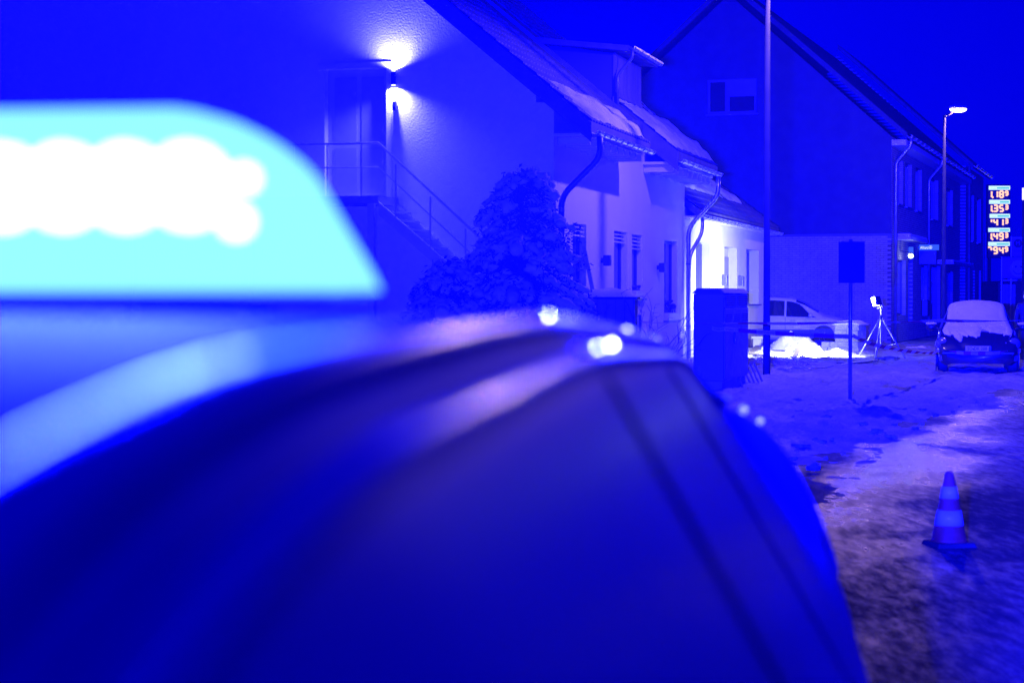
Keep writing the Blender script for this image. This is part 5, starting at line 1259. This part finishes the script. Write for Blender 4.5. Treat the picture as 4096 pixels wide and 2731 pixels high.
# place: car centre line passes YC to the left of the camera
fw = Vector((math.sin(AL), math.cos(AL), 0)); lf = Vector((-math.cos(AL), math.sin(AL), 0))
cl0 = lf * YC
PC = Thing('police_car', 'dark blue police estate car with a glowing blue light bar on its roof', 'police car', loc=(cl0.x, cl0.y, 0), rot=math.pi / 2 - AL)
PC.add(C_.body(150, 56), 'body', M['bluepaint'], smooth=True)
for sd in (-1, 1):
    PC.add(C_.patch(.36, 1.55, .385, .488, sd, .005, 24, 8), 'side_window', M['carglass'], smooth=True)
    PC.add(C_.patch(1.62, 2.62, .385, .488, sd, .005, 24, 8), 'side_window', M['carglass'], smooth=True)
    PC.add(C_.patch(2.7, lambda v: 4.25 - .85 * v, .385, .488, sd, .005, 24, 8), 'side_window', M['carglass'], smooth=True)
    PC.add(MB().flat_tube([C_.at(.2 + (3.7 - .2) * (k / 60) ** 1.4, .625, sd, .003) for k in range(61)], .019, .007, 20), 'roof_rail', M['rail'], smooth=True)
    PC.add(MB().flat_tube([C_.at(.2 + (3.6 - .2) * (k / 60) ** 1.4, .497, sd, .004) for k in range(61)], .011, .005, 16), 'window_trim', M['rail'], smooth=True)
    for x in (.95, 4.55): wheel(PC, x, sd * .80, .33, sd); PC.add(MB().lathe([(.39, -.02), (.39, 0)], 28, (x, sd * .93, .34), 'y'), 'wheel_arch', M['trim'])
    mr = PC.add(MB().blob((4.02, sd * .87, .93), .11, .04, .07, .05, 3, 14, 10), 'mirror', M['bluepaint'], smooth=True)
    PC.add(MB().tube([(4.1, sd * .84, .92), (4.08, sd * .87, .93)], .03, 8), 'mirror_arm', M['trim'], parent=mr)
    PC.add(C_.patch(4.95, 5.25, .36, .5, sd, .008, 6, 5), 'headlight', M['lamp_glass'], smooth=True)
    PC.add(C_.patch(.16, .34, .3, .42, sd, .008, 5, 6), 'tail_light', mat('tail_lamp', (.25, .01, .01), .2), smooth=True)
PC.add(C_.patch(3.4, 4.42, .67, 1, both=True, off=.005), 'windscreen', M['carglass'], smooth=True)
PC.add(C_.patch(.14, .36, .6, 1, both=True, off=.004, nx=6), 'rear_window', M['carglass'], smooth=True)
# light bar
UB = 1.42; ZR = 1.678
EM_DOME = None
def dome_mat():
    m = bpy.data.materials.new('light_bar_dome'); m.use_nodes = True; nt = m.node_tree; nt.nodes.clear(); L = nt.links
    e = nt.nodes.new('ShaderNodeEmission'); e.inputs['Color'].default_value = (.26, .83, 40, 1); e.inputs['Strength'].default_value = 1.7
    tr = nt.nodes.new('ShaderNodeBsdfTransparent'); tr.inputs['Color'].default_value = (.75, .9, 1, 1)
    mx = nt.nodes.new('ShaderNodeMixShader'); mx.inputs[0].default_value = .55; o = nt.nodes.new('ShaderNodeOutputMaterial')
    L.new(tr.outputs[0], mx.inputs[1]); L.new(e.outputs[0], mx.inputs[2]); L.new(mx.outputs[0], o.inputs['Surface']); return m
def dome_fn(u, v):
    y = -.437 + .874 * (.5 - .5 * math.cos(math.pi * u)); e = min(1, (.437 - abs(y)) / .122); hh = .128 * lerp_tab([(0, 0), (.075, .15), (.276, .48), (.40, .69), (.52, .80), (.65, .88), (.82, .96), (1, 1)], e) + .002
    dd = .115 * (.55 + .45 * math.sqrt(max(0, 1 - (1 - e) ** 2))); a = math.pi * v; ca, sa = math.cos(a), math.sin(a)
    return (UB - dd * math.copysign(abs(ca) ** .55, ca), y, ZR - .004 + hh * abs(sa) ** .45)
bar = PC.add(MB().box(UB - .08, UB + .125, -.43, .43, ZR - .012, ZR - .005), 'light_bar', M['trim'], bevel=.008)
for y_ in (-.32, .32): PC.add(MB().box(UB - .05, UB + .05, y_ - .04, y_ + .04, ZR - .05, ZR - .0121), 'light_bar_foot', M['trim'], parent=bar)
PC.add(MB().grid(dome_fn, 60, 18), 'light_bar_dome', dome_mat(), parent=bar, smooth=True)
EM_LED = emit('blue_led', (.5, .75, 45), 13)
for k in range(17):
    y_ = -.330 + k * .0445
    PC.add(MB().lathe([(.030, 0), (.030, .01), (.015, .014)], 16, (UB - .085, y_, ZR + .068), 'x'), 'led_module', EM_LED, parent=bar)
for y_, z_, r_ in ((-.366, .074, .010), (-.360, .044, .012)):
    PC.add(MB().lathe([(r_, 0), (r_, .01)], 12, (UB - .07, y_, ZR + z_), 'x'), 'corner_led', EM_LED, parent=bar)
# forward beam of the bar: the blue light that floods the street
light('light_bar_beam', 'AREA', (UB + .135, 0, ZR + .085), 75000, (.00036, .00038, 1), bar, (1, 0, .04), shape='RECTANGLE', size=.8, size_y=.05, spread=R(80))
light('light_bar_corner_beam', 'AREA', (UB + .03, -.47, ZR + .085), 22000, (.0024, .0030, 1), bar, (1, -.6, .06), shape='RECTANGLE', size=.12, size_y=.05, spread=R(90))
light('light_bar_rear_beam', 'AREA', (UB - .090, .05, ZR + .066), 1500, (.0003, .0005, 1), bar, (-1, 0, 0), shape='RECTANGLE', size=.76, size_y=.035, spread=R(180))
# pale beads added as stand-ins for lamp glints on the trim, lit by the bar
for u, tt, r_ in ((1.66, .64, .0022), (1.62, .51, .0014), (1.80, .515, .0026), (2.6, .63, .005), (3.2, .63, .007), (3.42, .56, .006), (3.62, .60, .008), (3.70, .60, .008), (3.78, .60, .009), (3.84, .57, .007)):
    p = C_.at(u, tt, -1, .008); PC.add(MB().blob(p, r_, r_, r_, .2, u, 10, 8), 'glint_bead', M['glint'], smooth=True)

# ------------------------------------------------------------------ thin veil volume added over the street to imitate blue lens glare
hz_ = MB().box(-420, 420, -80, 720, -1.1, 16).build('veil', bpy.data.materials.new('veil_air'), kind='stuff')
hm = hz_.data.materials[0]; hm.use_nodes = True; hm.node_tree.nodes.clear()
pv = hm.node_tree.nodes.new('ShaderNodeVolumePrincipled'); pv.inputs['Color'].default_value = (.9, .92, 1, 1); pv.inputs['Density'].default_value = .00003; pv.inputs['Anisotropy'].default_value = 0.0
ho = hm.node_tree.nodes.new('ShaderNodeOutputMaterial'); hm.node_tree.links.new(pv.outputs[0], ho.inputs['Volume'])
tag(hz_, 'thin added veil of air lit blue by the light bar, standing in for glare', 'veil')
